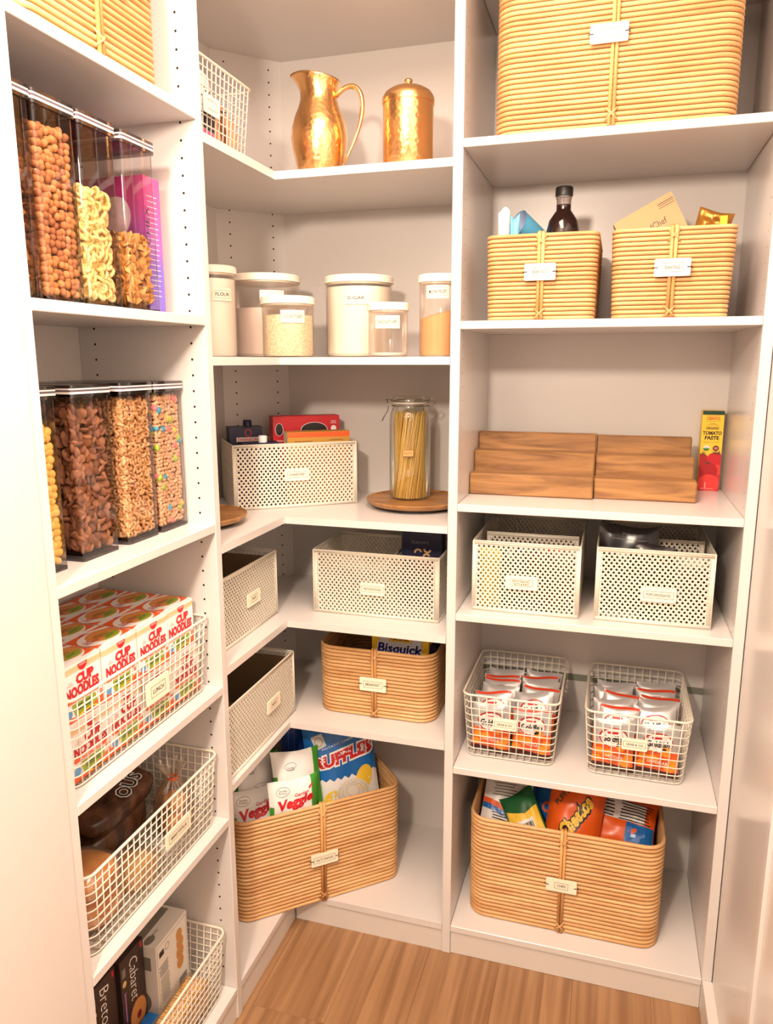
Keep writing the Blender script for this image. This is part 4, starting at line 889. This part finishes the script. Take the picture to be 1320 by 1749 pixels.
# --- CHIPS basket: the bags at the top, lying against each other
def nutri(p, cx, cy, w, h, n, m=BLACK, seed=1):
    p.lines(cx-w/2, cx+w/2, cy+h/2, cy-h/2, n, m, h/n*0.45, seed); return p
CH = 'snack bags in the chips basket'
zc = R[5]
def chips():
    sh = BagShape(0.150, 0.190, 0.050, 31, wr=0.12)
    p = Print(); p.poly([(-0.075, 0.10), (0.075, 0.06), (0.075, 0.075), (-0.075, 0.115)], ORANGE); p.poly([(-0.075, 0.085), (0.075, 0.045), (0.075, 0.060), (-0.075, 0.10)], BLUE); nutri(p, 0.0, 0.045, 0.10, 0.06, 9); nutri(p, -0.02, 0.145, 0.07, 0.04, 6, GREY, 3); p.rect(0.040, 0.15, 0.03, 0.026, PWHITE)
    for i in range(9): p.rect(0.028+0.003*i, 0.15, 0.0014, 0.022, BLACK)
    p.rect(0.068, 0.1, 0.012, 0.17, BLUE)
    bag('white snack bag back with orange and blue stripes in the chips basket', 'bag', (0.5651, 0.1422, zc+0.1709), (radians(-38), radians(14), radians(12)), sh, lambda u, v, s: 0, [FOILW], p, CH)
    sh = BagShape(0.150, 0.185, 0.045, 32, wr=0.12)
    bag('plain yellow snack bag at the back of the chips basket', 'bag', (0.575, 0.285, zc+0.195), (radians(-14), 0, 0), sh, lambda u, v, s: 0, [FOILY], None, CH)
    sh = BagShape(0.100, 0.17, 0.040, 33, wr=0.12)
    p = Print(); p.poly([(-0.047, 0.02), (0.047, 0.02), (0.047, 0.12), (0.01, 0.11), (-0.042, 0.13)], YEL); p.rect(0.0, 0.070, 0.052, 0.05, PWHITE); 
    for i in range(14): p.rect(-0.022+0.0034*i, 0.068, 0.0012+0.001*(i % 3), 0.036, BLACK)
    bag('green and yellow snack bag with barcode in the chips basket', 'bag', (0.6720, 0.0980, zc+0.1880), (radians(-36), radians(-30), radians(8)), sh, lambda u, v, s: 0, [FOILG], p, CH)
    sh = BagShape(0.160, 0.200, 0.055, 34, wr=0.10)
    p = Print()
    for x, y, a in ((-0.03, 0.15, 0), (0.02, 0.165, 2), (0.045, 0.13, 1), (-0.005, 0.12, 3.5), (-0.045, 0.10, 5), (0.03, 0.09, 4)):
        n = 7
        for i in range(n):
            q0, q1 = a+2.6*i/n, a+2.6*(i+1)/n; p._a([(x+0.018*cos(q0), y+0.018*sin(q0)), (x+0.018*cos(q1), y+0.018*sin(q1)), (x+0.009*cos(q1), y+0.009*sin(q1)), (x+0.009*cos(q0), y+0.009*sin(q0))], [(0, 1, 2, 3)], ORANGE)
    p.text('Cheetos', 0, 0.055, 0.11, ORANGE, 0.03, bold=0.05)
    bag('blue snack bag printed with orange puffs in the chips basket', 'bag', (0.7020, 0.2188, zc+0.1904), (radians(-30), radians(12), radians(-6)), sh, lambda u, v, s: 0, [FOILB], p, CH)
    sh = BagShape(0.150, 0.200, 0.060, 35, wr=0.10)
    p = Print(); p.text('Cheetos', 0.006, 0.105, 0.128, BLACK, 0.050, rot=1.05, bold=0.16, shear=0.2); p.text('Cheetos', 0.006, 0.105, 0.118, YEL, 0.040, rot=1.05, bold=0.05, shear=0.2)
    p.text('PUFFS', -0.040, 0.150, 0.050, DGREEN, 0.016, rot=1.05, bold=0.02)
    bag('orange puffs snack bag with yellow lettering in the chips basket', 'bag', (0.7419, 0.1130, zc+0.1859), (radians(-34), radians(4), radians(-6)), sh, lambda u, v, s: 0, [FOILO], p, CH)
    sh = BagShape(0.150, 0.190, 0.045, 36, wr=0.14)
    p = Print(); nutri(p, 0.0, 0.12, 0.09, 0.07, 8, BLACK, 5)
    bag('silver snack bag back with small print behind the others in the chips basket', 'bag', (0.8941, 0.2191, zc+0.1615), (radians(-36), radians(-10), radians(-20)), sh, lambda u, v, s: 0, [SILVER], p, CH)
    sh = BagShape(0.170, 0.150, 0.050, 37, wr=0.12)
    p = Print(); p.rect(-0.02, 0.100, 0.15, 0.055, FOILW); nutri(p, -0.045, 0.10, 0.04, 0.045, 6, BLACK, 7); nutri(p, 0.030, 0.10, 0.09, 0.05, 7, BLACK, 8); p.rect(0.045, 0.045, 0.075, 0.05, BLUE); p.ell(0.03, 0.05, 0.010, 0.006, ORANGE, rot=0.6)
    bag('orange, white and blue snack bag lying flat at the end of the chips basket', 'bag', (0.8726, 0.1520, zc+0.2104), (radians(-52), radians(6), radians(-4)), sh, lambda u, v, s: 0, [FOILO], p, CH)
    sh = BagShape(0.150, 0.19, 0.045, 38, wr=0.12)
    bag('yellow and white snack bag behind the orange puffs bag', 'bag', (0.7788, 0.2855, zc+0.1753), (radians(-25), radians(-14), radians(6)), sh, lambda u, v, s: 0 if u < 0 else 1, [FOILY, FOILW], None, CH)
chips()

# --- SALTY SNACKS basket (basket frame: x along the front, y to the back)
SB = (-0.092, -0.170, S[5]+0.010)
SG = 'snack bags in the salty snacks basket'
def sl(label, x, y, z, rx, ry, rz, shape, zone, mats, p=None, bp_=None): bag(label, 'bag', in_frame(SB, SA, x, y, z), (rx, ry, SA+rz), shape, zone, mats, p, SG, backp=bp_)
VW, VH = 0.145, 0.165
def veg_print():
    p = Print(); p.ring(-0.034, VH*0.84, 0.020, 0.0125, 0.0010, BLACK, rot=0.2); p.text('Sensible\nPortions', -0.034, VH*0.84, 0.024, BLACK, 0.011, shear=0.2)
    p.text('Garden', 0.020, VH*0.77, 0.042, RED, 0.010, rot=0.12, shear=0.2, bold=0.02); p.text('Veggie', 0.0, VH*0.63, 0.112, RED, 0.036, rot=0.12, shear=0.25, bold=0.05); p.ell(0.046, VH*0.84, 0.005, 0.003, RED, rot=0.7); p.ell(0.053, VH*0.86, 0.004, 0.003, RED, rot=2)
    p.text('Straws', 0.006, VH*0.455, 0.064, BLACK, 0.022, rot=0.12, shear=0.3, bold=0.03); p.poly([(-0.045, VH*0.25), (0.05, VH*0.30), (0.05, VH*0.40), (0.0, VH*0.37), (-0.045, VH*0.28)], DGREEN); p.text('Sea Salt', 0.008, VH*0.325, 0.045, YEL, 0.010, rot=0.1, shear=0.2)
    return p
def vz(u, v, s): return 1 if (u > 0.78 or (u < -0.80 and v < 0.2)) else 0
def salty():
    v0 = BagShape(VW, VH, 0.040, 41, wr=0.12); v1 = BagShape(VW, VH, 0.032, 42, wr=0.16); v2 = BagShape(VW, VH, 0.032, 43, wr=0.18)
    vp = veg_print()
    sl('white and green veggie straws bag standing at the front of the salty snacks basket', 0.1749, 0.0322, 0.1898, radians(-10), radians(2), radians(6), v0, vz, [FOILW, FOILGR], vp)
    sl('white veggie straws bag low beside the left divider in the salty snacks basket', 0.0899, 0.0575, 0.1625, radians(-20), radians(-3), radians(0), v1, vz, [FOILW, FOILGR], veg_print())
    back = Print(); back.ring(0.01, VH*0.75, 0.018, 0.011, 0.001, BLACK); back.ell(0.0, VH*0.45, 0.03, 0.005, GREY)
    for k, (x, y, z, rx, rz, nm) in enumerate(((0.1029, 0.1166, 0.2268, -28, 2, 'second'), (0.0895, 0.1628, 0.2339, -30, -2, 'third'), (0.2028, 0.0792, 0.2384, -18, 2, 'middle'), (0.1162, 0.2171, 0.2698, -32, 2, 'highest'))):
        p = Print(); p.ring(-0.020, VH*0.76, 0.018, 0.011, 0.001, BLACK, rot=0.2); p.text('Sensible\nPortions', -0.020, VH*0.72, 0.022, BLACK, 0.010); p.ring(0.01, VH*0.48, 0.022, 0.007, 0.0008, BLACK)
        if k == 0: p.text('Veggie', 0, VH*0.35, 0.10, RED, 0.03, shear=0.25, bold=0.05)
        sl('white veggie straws bag lying on the %s layer of the salty snacks basket' % nm, x, y, z, radians(rx), radians(3), radians(rz), [v1, v2][k % 2], vz, [FOILW, FOILGR], p)
    # wavy chips bag
    RW, RH = 0.215, 0.300
    rs = BagShape(RW, RH, 0.075, 44, nu=18, nv=24, wr=0.08)
    p = Print(); n = 9; lo = [(-RW*0.5+0.002, RH*0.02), (RW*0.5-0.002, RH*0.02)]; zz = [(RW*0.5-0.002-(RW-0.004)*i/(2*n), RH*(0.475 if i % 2 else 0.445)) for i in range(2*n+1)]
    p.poly(lo+zz, FOILW); p.ell(-0.040, RH*0.27, 0.030, 0.024, YEL, rot=0.3); p.ell(0.062, RH*0.42, 0.026, 0.034, YEL, rot=-0.4); p.ell(0.020, RH*0.30, 0.052, 0.040, c_('dip_cream', 222, 214, 200)); 
    for k in range(3): p.ring(0.020, RH*0.30+0.004*k, 0.046-0.012*k, 0.032-0.008*k, 0.0018, c_('dip_shade', 190, 180, 164))
    p.text('RUFFLES', 0.004, RH*0.665, RW*0.93, PWHITE, RH*0.155, rot=0.10, bold=0.12, shear=0.15); p.text('RUFFLES', 0.004, RH*0.665, RW*0.88, RED, RH*0.120, rot=0.10, bold=0.06, shear=0.15)
    p.text('POTATO CHIPS', -0.01, RH*0.79, RW*0.45, PWHITE, RH*0.02, rot=0.1)
    p.rect(-0.065, RH*0.855, 0.034, 0.040, c_('print_pale_chip', 206, 206, 196), 0.25); p.ring(-0.065, RH*0.855, 0.012, 0.014, 0.002, GREY)
    sl('large blue and white wavy chips bag in the salty snacks basket', 0.362, 0.110, 0.150, radians(-9), radians(-4), radians(-10), rs, lambda u, v, s: 0, [FOILB], p)
    bs = BagShape(0.20, 0.30, 0.04, 45, wr=0.08)
    p = Print()
    for i in range(12): p.rect(-0.1+0.018*i, 0.22, 0.002, 0.14, BLUE)
    p.rect(0.03, 0.235, 0.085, 0.022, BLACK, 0.08); p.text('SNACK', 0.03, 0.235, 0.07, PWHITE, 0.015, rot=0.08, bold=0.05); p.text('Rely', 0.02, 0.180, 0.075, SKYB, 0.045, rot=0.05, shear=0.3)
    sl('navy blue snack bag at the back of the salty snacks basket', 0.280, 0.212, 0.165, radians(-2), radians(3), radians(4), bs, lambda u, v, s: 0, [FOILN], p)
salty()

# --- dark packets in the popcorn bin, bars in the fruit snack bin
sh = BagShape(0.140, 0.205, 0.020, 51, wr=0.30)
pp = Print().text('POP', 0.0, 0.185, 0.030, GREY, 0.007); pp.rect(0.0, 0.172, 0.08, 0.0012, GREY)
PK = 'dark snack packets in the popcorn bin'
bag('black snack packet standing in the popcorn bin', 'packet', (0.858, 0.112, R[3]+0.013), (radians(-8), radians(-3), 0), sh, lambda u, v, s: 0, [FOILK], pp, PK)
sh = BagShape(0.090, 0.172, 0.026, 52, wr=0.2)
pq = Print().rect(-0.02, 0.143, 0.02, 0.006, GREY).ell(0.01, 0.151, 0.014, 0.010, FOILG).ell(0.02, 0.133, 0.012, 0.008, DRED)
bag('dark red snack packet with green print in the popcorn bin', 'packet', (0.918, 0.072, R[3]+0.0125), (radians(-3), radians(-4), radians(0)), sh, lambda u, v, s: 0, [FOILK], pq, PK)
sh = BagShape(0.12, 0.14, 0.035, 53, wr=0.18)
bag('dark red snack packet behind the divider of the popcorn bin', 'packet', (0.93, 0.26, R[3]+0.020), (radians(-30), 0, radians(10)), sh, lambda u, v, s: 0, [M('dark_red_film', (96, 22, 26), 0.3)], None, PK)
for i, (x, y, m, nm) in enumerate(((0.522, 0.066, FOILY, 'yellow'), (0.582, 0.066, FOILK, 'black'), (0.642, 0.066, M('maroon_film', (86, 24, 26), 0.35), 'maroon'), (0.702, 0.066, M('brown_film', (92, 60, 38), 0.4), 'brown'), (0.535, 0.110, M('forest_film', (26, 52, 34), 0.35), 'dark green'), (0.605, 0.110, FOILN, 'navy'), (0.680, 0.110, M('red_film', (170, 40, 36), 0.35), 'red'))):
    sh = BagShape(0.056, 0.145 if y < 0.1 else 0.150, 0.026, 60+i, 8, 12, 0.1); bag('%s snack bar wrapper standing inside the fruit snacks bin' % nm, 'wrapper', (x, y+0.002, R[3]+0.0066), (radians(-2), 0, 0), sh, lambda u, v, s: 0, [m], None, 'bar wrappers in the fruit snacks bin')
for i, (x, m, nm) in enumerate(((0.999, M('maroon_film', (86, 24, 26), 0.35), 'maroon'), (0.812, FOILN, 'navy'))):
    sh = BagShape(0.060, 0.13, 0.026, 90+i, 8, 12, 0.1); bag('%s packet upright against the front of the popcorn bin' % nm, 'packet', (x, 0.075+0.085*(i == 1), R[3]+0.0066), (radians(-3), 0, 0), sh, lambda u, v, s: 0, [m], None, PK)
sh = BagShape(0.2, 0.10, 0.06, 66, wr=0.14)
bag('navy packet lying in the perforated bin under the dinner bin', 'packet', (-0.100, -0.17, S[3]+0.10), (radians(-70), 0, pi/2), sh, lambda u, v, s: 0, [FOILN], None)
# --- bags in the wire basket beside the copper jug
for i, (y, z, m, w_, h_, nm) in enumerate(((-0.205, 0.004, M('white_pouch', (232, 226, 222), 0.4), 0.090, 0.150, 'white pouch with black script'), (-0.126, 0.004, M('tan_pouch', (206, 152, 112), 0.5), 0.062, 0.105, 'tan snack pouch'), (-0.075, 0.004, M('peach_pouch', (224, 160, 120), 0.5), 0.045, 0.095, 'peach snack pouch'))):
    sh = BagShape(w_, h_, 0.026, 70+i, wr=0.12); p = None
    if i == 0: p = Print().text('Snow', 0.01, h_*0.68, 0.05, BLACK, 0.02, shear=0.3).rect(0, h_*0.30, w_*0.8, h_*0.22, NAVY).rect(0, h_*0.10, w_*0.9, h_*0.16, PINK)
    if i == 1: p = Print().ell(0, h_*0.5, 0.02, 0.03, BROWN).rect(0, h_*0.85, 0.04, 0.004, BLACK)
    bag(nm+' in the wire basket beside the copper jug', 'pouch', (-0.063-0.004*i, y, S[0]+0.0095), (radians(-6), 0, pi/2), sh, lambda u, v, s: 0, [m], p, 'pouches in the wire basket')

# ------------------------------------------------------------------ BAKING basket contents
def syrup():
    o = thing('syrup_bottle', 'clear bottle of dark syrup with black cap', 'bottle', (0.660, 0.14, R[1]+0.010), 0)
    autosmooth(MB().lathe([(0, 0), (0.036, 0.0), (0.038, 0.01), (0.038, 0.175), (0.0375, 0.195), (0.032, 0.218), (0.021, 0.234), (0.0165, 0.240), (0.0165, 0.252)], 32).build('body', M('dark_syrup', (30, 12, 10), 0.08, 0, 0.6), o), 60)
    autosmooth(MB().lathe([(0.0165, 0.2525), (0.0165, 0.264), (0.018, 0.266), (0.018, 0.270)], 28).build('neck', clear_mat('bottle_neck', (190, 176, 170), 0.2, 0.03, 0.12), o))
    autosmooth(MB().lathe([(0.018, 0.2705), (0.020, 0.271), (0.020, 0.288), (0.018, 0.291), (0, 0.291)], 28).build('cap', M('black_cap', (24, 22, 22), 0.4), o))
syrup()
sh = BagShape(0.026, 0.235, 0.018, 81, wr=0.1); bag('clear white pouch standing at the end of the syrup basket', 'pouch', (0.531, 0.085, R[1]+0.0155), (radians(-2), 0, 0.1), sh, lambda u, v, s: 0, [M('milky_pouch', (226, 218, 214), 0.3)])
sh = BagShape(0.022, 0.222, 0.018, 82, wr=0.1); bag('pale cyan pouch beside the white pouch in the syrup basket', 'pouch', (0.554, 0.100, R[1]+0.0155), (radians(-1), 0, 0.1), sh, lambda u, v, s: 0, [FOILC])
def blue_cup():
    o = thing('blue_cup', 'pale blue paper cup lying tilted in the syrup basket', 'cup', (0.600, 0.190, R[1]+0.195), (radians(35), radians(-60), radians(0)))
    CUPB = M('cup_blue', (84, 160, 196), 0.5); CUPI = M('cup_inside', (168, 184, 216), 0.5)
    autosmooth(MB().lathe([(0, 0), (0.026, 0), (0.038, 0.07), (0.039, 0.07)], 28).build('cup_wall', CUPB, o)); autosmooth(MB().lathe([(0.037, 0.0695), (0.025, 0.003), (0, 0.003)], 28).build('cup_lining', CUPI, o))
blue_cup()
carton('blue_carton', 'small teal blue carton tilted behind the blue cup', 'box', (0.600, 0.200, R[1]+0.135), (0, radians(35), 0), 0.05, 0.04, 0.115, M('teal_card', (70, 150, 186), 0.45), None)
gc = Print().text('GoodChef', 0.000, -0.006, 0.07, BLACK, 0.014, shear=0.0).rect(0.048, 0.030, 0.035, 0.0016, BLACK).rect(0.048, 0.026, 0.035, 0.0012, BLACK).rect(0.048, 0.021, 0.035, 0.0012, BLACK)
carton('cardboard_box', 'brown cardboard box tilted in the right baking basket', 'box', (0.812, 0.14, R[1]+0.140), (0, radians(-28), 0), 0.135, 0.05, 0.085, M('kraft_card', (196, 152, 108), 0.7), {'front': gc})
sh = BagShape(0.075, 0.075, 0.035, 83, wr=0.35); bag('crumpled gold foil packet in the right baking basket', 'packet', (0.972, 0.135, R[1]+0.160), (radians(-6), radians(14), 0), sh, lambda u, v, s: 0, [M('gold_foil', (176, 124, 52), 0.3, 0.6)])
carton('yellow_packet', 'small yellow packet corner beside the gold foil packet', 'packet', (0.993, 0.10, R[1]+0.0095), 0, 0.014, 0.006, 0.205, FOILY)
def tin_lid():
    o = thing('round_tin', 'grey round tin at the left of the right baking basket', 'tin', (0.828, 0.27, R[1]+0.010), 0)
    autosmooth(MB().lathe([(0, 0), (0.040, 0), (0.040, 0.185), (0, 0.185)], 32).build('body', M('tin_grey', (150, 140, 136), 0.4, 0.3), o)); autosmooth(MB().lathe([(0.042, 0.176), (0.042, 0.190), (0.040, 0.192), (0, 0.192)], 32).build('lid', M('tin_lid', (128, 118, 116), 0.3, 0.3), o))
tin_lid()

# ------------------------------------------------------------------ bread basket
LB = (-0.016, -0.800, L[4]+0.0055)
def lb(x, y, z): return (LB[0]-y, LB[1]+x, LB[2]+z)
BUN = ramp_mat('bun_crust', (206, 128, 52), (242, 186, 104), (18, 18, 26), 0.35, bump=0.1)
def superell(w, d, h, e=0.6, n=20, k=12):
    V = []
    def sp(v, p): return math.copysign(abs(v)**p, v)
    for i in range(k+1):
        t = -pi/2+pi*i/k
        for j in range(n):
            a = 2*pi*j/n; V.append((w/2*sp(cos(t), e)*sp(cos(a), e), d/2*sp(cos(t), e)*sp(sin(a), e), h/2*(1+sp(sin(t), e))))
    return V, [(i*n+j, i*n+(j+1) % n, (i+1)*n+(j+1) % n, (i+1)*n+j) for i in range(k) for j in range(n)]
def bread():
    o = thing('bun_pack', 'bag of golden burger buns at the wall end of the bread basket', 'bread', lb(0.082, 0.078, 0), pi/2)
    for i, (x, y, z) in enumerate(((0, 0, 0), (0, 0, 0.062))):
        V, F = superell(0.108, 0.108, 0.060, 0.75); MB().add([(a+x, b+y, c+z) for a, b, c in V], F).build('bun', BUN, o, True)
    V, F = superell(0.122, 0.122, 0.128, 0.6); MB().add(V, F).build('bag_film', FILM, o, True)
    DB_ = ramp_mat('dark_bread_film', (52, 32, 22), (104, 70, 48), (30, 30, 8), 0.25, bump=0.2)
    def loaf(label, x, y, z, w, d, h, rot, p=None):
        V, F = superell(w, d, h, 0.5); b = MB().add(V, F).build('bread_bag', DB_, None, True); b.location = lb(x, y, z); b.rotation_euler = (rot[0], rot[1], pi/2+rot[2]); tag(b, label, 'bread', 'bagged loaves in the bread basket')
        if p: obj('package_print', p.mesh('package_print', lambda a, c, o_: (a, c, h+o_+0.0005)), b)
    pr = Print().text('OUS', 0.030, -0.022, 0.09, PWHITE, 0.036, bold=0.07, rot=0.25).text('OUS', 0.030, -0.022, 0.084, BLACK, 0.030, bold=0.02, rot=0.25).text('GOLDEN', 0.0, 0.020, 0.05, GOLDP, 0.012, rot=0.2)
    loaf('dark brown bagged loaf with outlined lettering in the bread basket', 0.285, 0.180, 0.085, 0.22, 0.11, 0.05, (0.22, 0, 0.0), pr)
    loaf('dark bagged loaf under the lettered one in the bread basket', 0.28, 0.192, 0.0, 0.20, 0.12, 0.076, (0, 0, 0))
    TORT = M('tortilla', (224, 182, 120), 0.7)
    t = thing('tortilla_pack', 'stack of bagged tortillas at the front of the bread basket', 'tortillas', lb(0.205, 0.070, 0.0), pi/2)
    for k in range(7): autosmooth(MB().lathe([(0, 0.004*k+0.002), (0.046, 0.004*k+0.002), (0.047, 0.004*k+0.004), (0.046, 0.004*k+0.0055), (0, 0.004*k+0.0055)], 28).build('tortilla', TORT, t))
    V, F = superell(0.115, 0.100, 0.045, 0.4); MB().add(V, F).build('bag_film', FILM, t, True)
    r_ = thing('roll_bag', 'clear bag of orange tinted rolls with gathered top in the bread basket', 'bread', lb(0.380, 0.080, 0.0), pi/2); r_.scale = (0.82, 0.82, 0.95)
    for i, (x, y, z) in enumerate(((-0.02, -0.01, 0.0), (0.015, 0.02, 0.0), (0.0, 0.0, 0.045))):
        V, F = superell(0.06, 0.06, 0.045, 0.8); MB().add([(a+x, b+y, c+z) for a, b, c in V], F).build('roll', BUN, r_, True)
    prof = [(0.0, 0.002), (0.045, 0.002), (0.055, 0.02), (0.055, 0.07), (0.035, 0.105), (0.014, 0.125), (0.011, 0.130), (0.020, 0.145), (0.032, 0.165)]
    def ruf(p, a, r): 
        k = max(0, p[2]-0.07)/0.09; f = 1+0.35*k*sin(9*a); return (p[0]*f, p[1]*f, p[2])
    MB().lathe(prof, 54, fn=ruf).build('bag_film', FILM, r_, True)
    MB().lathe([(0.0125, 0.124), (0.0135, 0.1275), (0.0125, 0.131)], 20).build('twist_tie', ORANGE, r_, True)
    s_ = thing('paper_sack', 'dark striped paper bread sack at the back of the bread basket', 'bread', lb(0.10, 0.205, 0.0), pi/2)
    V, F = superell(0.15, 0.09, 0.135, 0.35); MB().add(V, F).build('sack', ramp_mat('sack_paper', (58, 38, 28), (118, 84, 60), (90, 6, 6), 0.5), s_, True)
bread()

# ------------------------------------------------------------------ cracker basket
LC = (-0.016, -0.800, L[5]+0.0055)
def lc(x, y, z): return (LC[0]-y, LC[1]+x, LC[2]+z)
DKB = c_('carton_dark_brown', 52, 36, 34); CRK = c_('cracker_tan', 206, 140, 72)
def cracker_front(txt, w, h):
    p = Print(); p.text(txt, 0.004, h*0.20, h*0.44, PWHITE, w*0.34, rot=-pi/2, shear=0.25, bold=-0.01); p.ell(0.010, -h*0.20, w*0.36, h*0.16, CRK); p.ring(0.010, -h*0.20, w*0.36, h*0.16, 0.002, BROWN); p.ell(0.012, -h*0.22, w*0.10, h*0.04, DRED)
    p.rect(-w*0.36, h*0.36, w*0.14, h*0.09, GREY); p.ell(-w*0.36, h*0.25, w*0.08, w*0.09, TAN); p.lines(-w*0.40, -w*0.30, h*0.15, -h*0.15, 1, LILAC, 0.002); p.rect(-w*0.36, h*0.0, w*0.04, h*0.3, LILAC); p.rect(w*0.40, h*0.45, w*0.08, h*0.06, RED); return p
carton('cracker_box', 'dark brown Breton cracker box at the wall end of the bottom basket', 'box', lc(0.118, 0.128, 0), pi/2+0.0, 0.082, 0.045, 0.238, DKB, {'front': cracker_front('Breton', 0.082, 0.238)}, 'dark cracker boxes')
carton('cracker_box', 'dark brown Cabaret cracker box leaning by the white box', 'box', lc(0.2055, 0.120, 0), (0, 0, pi/2), 0.082, 0.045, 0.238, DKB, {'front': cracker_front('Cabaret', 0.082, 0.238)}, 'dark cracker boxes')
carton('cracker_box', 'black cracker box with round cookie print behind the Breton box', 'box', lc(0.115, 0.185, 0), pi/2, 0.09, 0.045, 0.215, BLACK, {'front': Print().ell(0.02, 0.07, 0.024, 0.03, BROWN).ring(0.02, 0.07, 0.028, 0.034, 0.002, GREY)}, 'dark cracker boxes')
wf = Print().frame(0, 0, 0.118, 0.196, 0.001, GREY).rect(-0.042, 0.075, 0.018, 0.014, BLACK).ring(-0.020, 0.078, 0.008, 0.009, 0.0015, GREY)
wf.lines(-0.054, -0.016, 0.045, 0.020, 6, BLACK, 0.0018, 2).lines(-0.054, -0.014, 0.012, -0.045, 14, GREY, 0.0016, 3)
for x, y, rx_, ry_ in ((0.028, 0.068, 0.012, 0.016), (0.030, 0.046, 0.014, 0.016), (0.028, 0.022, 0.015, 0.018), (0.027, -0.004, 0.014, 0.017)): wf.ell(x, y, rx_, ry_, CRK, n=9); wf.ell(x+0.003, y, rx_*0.5, ry_*0.6, GOLDP, n=8)
wf.rect(0.035, -0.06, 0.030, 0.03, GREY)
wt = Print().rect(0.0, 0.018, 0.11, 0.05, GREY).ell(-0.045, -0.022, 0.016, 0.010, GREY).text('BITES', -0.02, -0.02, 0.02, BLACK)
wl = Print().rect(0, 0.06, 0.07, 0.034, GREY).ell(0.0, -0.04, 0.03, 0.03, GREY)
carton('cracker_bites_box', 'white box with pictured crackers and grey panels in the bottom basket', 'box', lc(0.292, 0.092, 0), pi/2, 0.126, 0.098, 0.210, c_('carton_offwhite', 234, 230, 222), {'front': wf, 'top': wt, 'left': wl})
def sleeve():
    o = thing('cracker_sleeve', 'row of golden square crackers lying at the front of the bottom basket', 'crackers', lc(0.145, 0.022, 0.0), pi/2)
    CM = M('cracker_gold', (226, 180, 96), 0.7)
    me = MB().box(0, 0.0035, 0, 0.052, 0, 0.060, bev=0.0008).mesh('cracker', CM)
    rr = random.Random(6)
    for i in range(52): obj('cracker', me, o, loc=(0.0046*i, 0.001*rr.random(), 0.002+0.001*rr.random()), rot=(0, 0.06*(rr.random()-0.5), 0))
    mb = MB(); P = [(-0.004, 0.0), (0.056, 0.0)]
    mb.box(-0.006, 0.246, -0.002, 0.056, 0.0005, 0.066).build('sleeve_film', FILM, o)
sleeve()
carton('blue_wrapper', 'small blue carton between the Cabaret box and the cracker sleeve', 'box', lc(0.250, 0.083, 0), pi/2, 0.03, 0.03, 0.052, BLUE)

# everything standing on a shelf rests a hair above it
for o_ in bpy.data.objects:
    if o_.parent is None and o_.type in ('MESH', 'EMPTY') and o_.get('kind') != 'structure' and o_.name.split('.')[0] not in ('shelving_tower', 'corner_shelving', 'cereal_shelving', 'side_cabinet'):
        o_.location.z += 0.0005
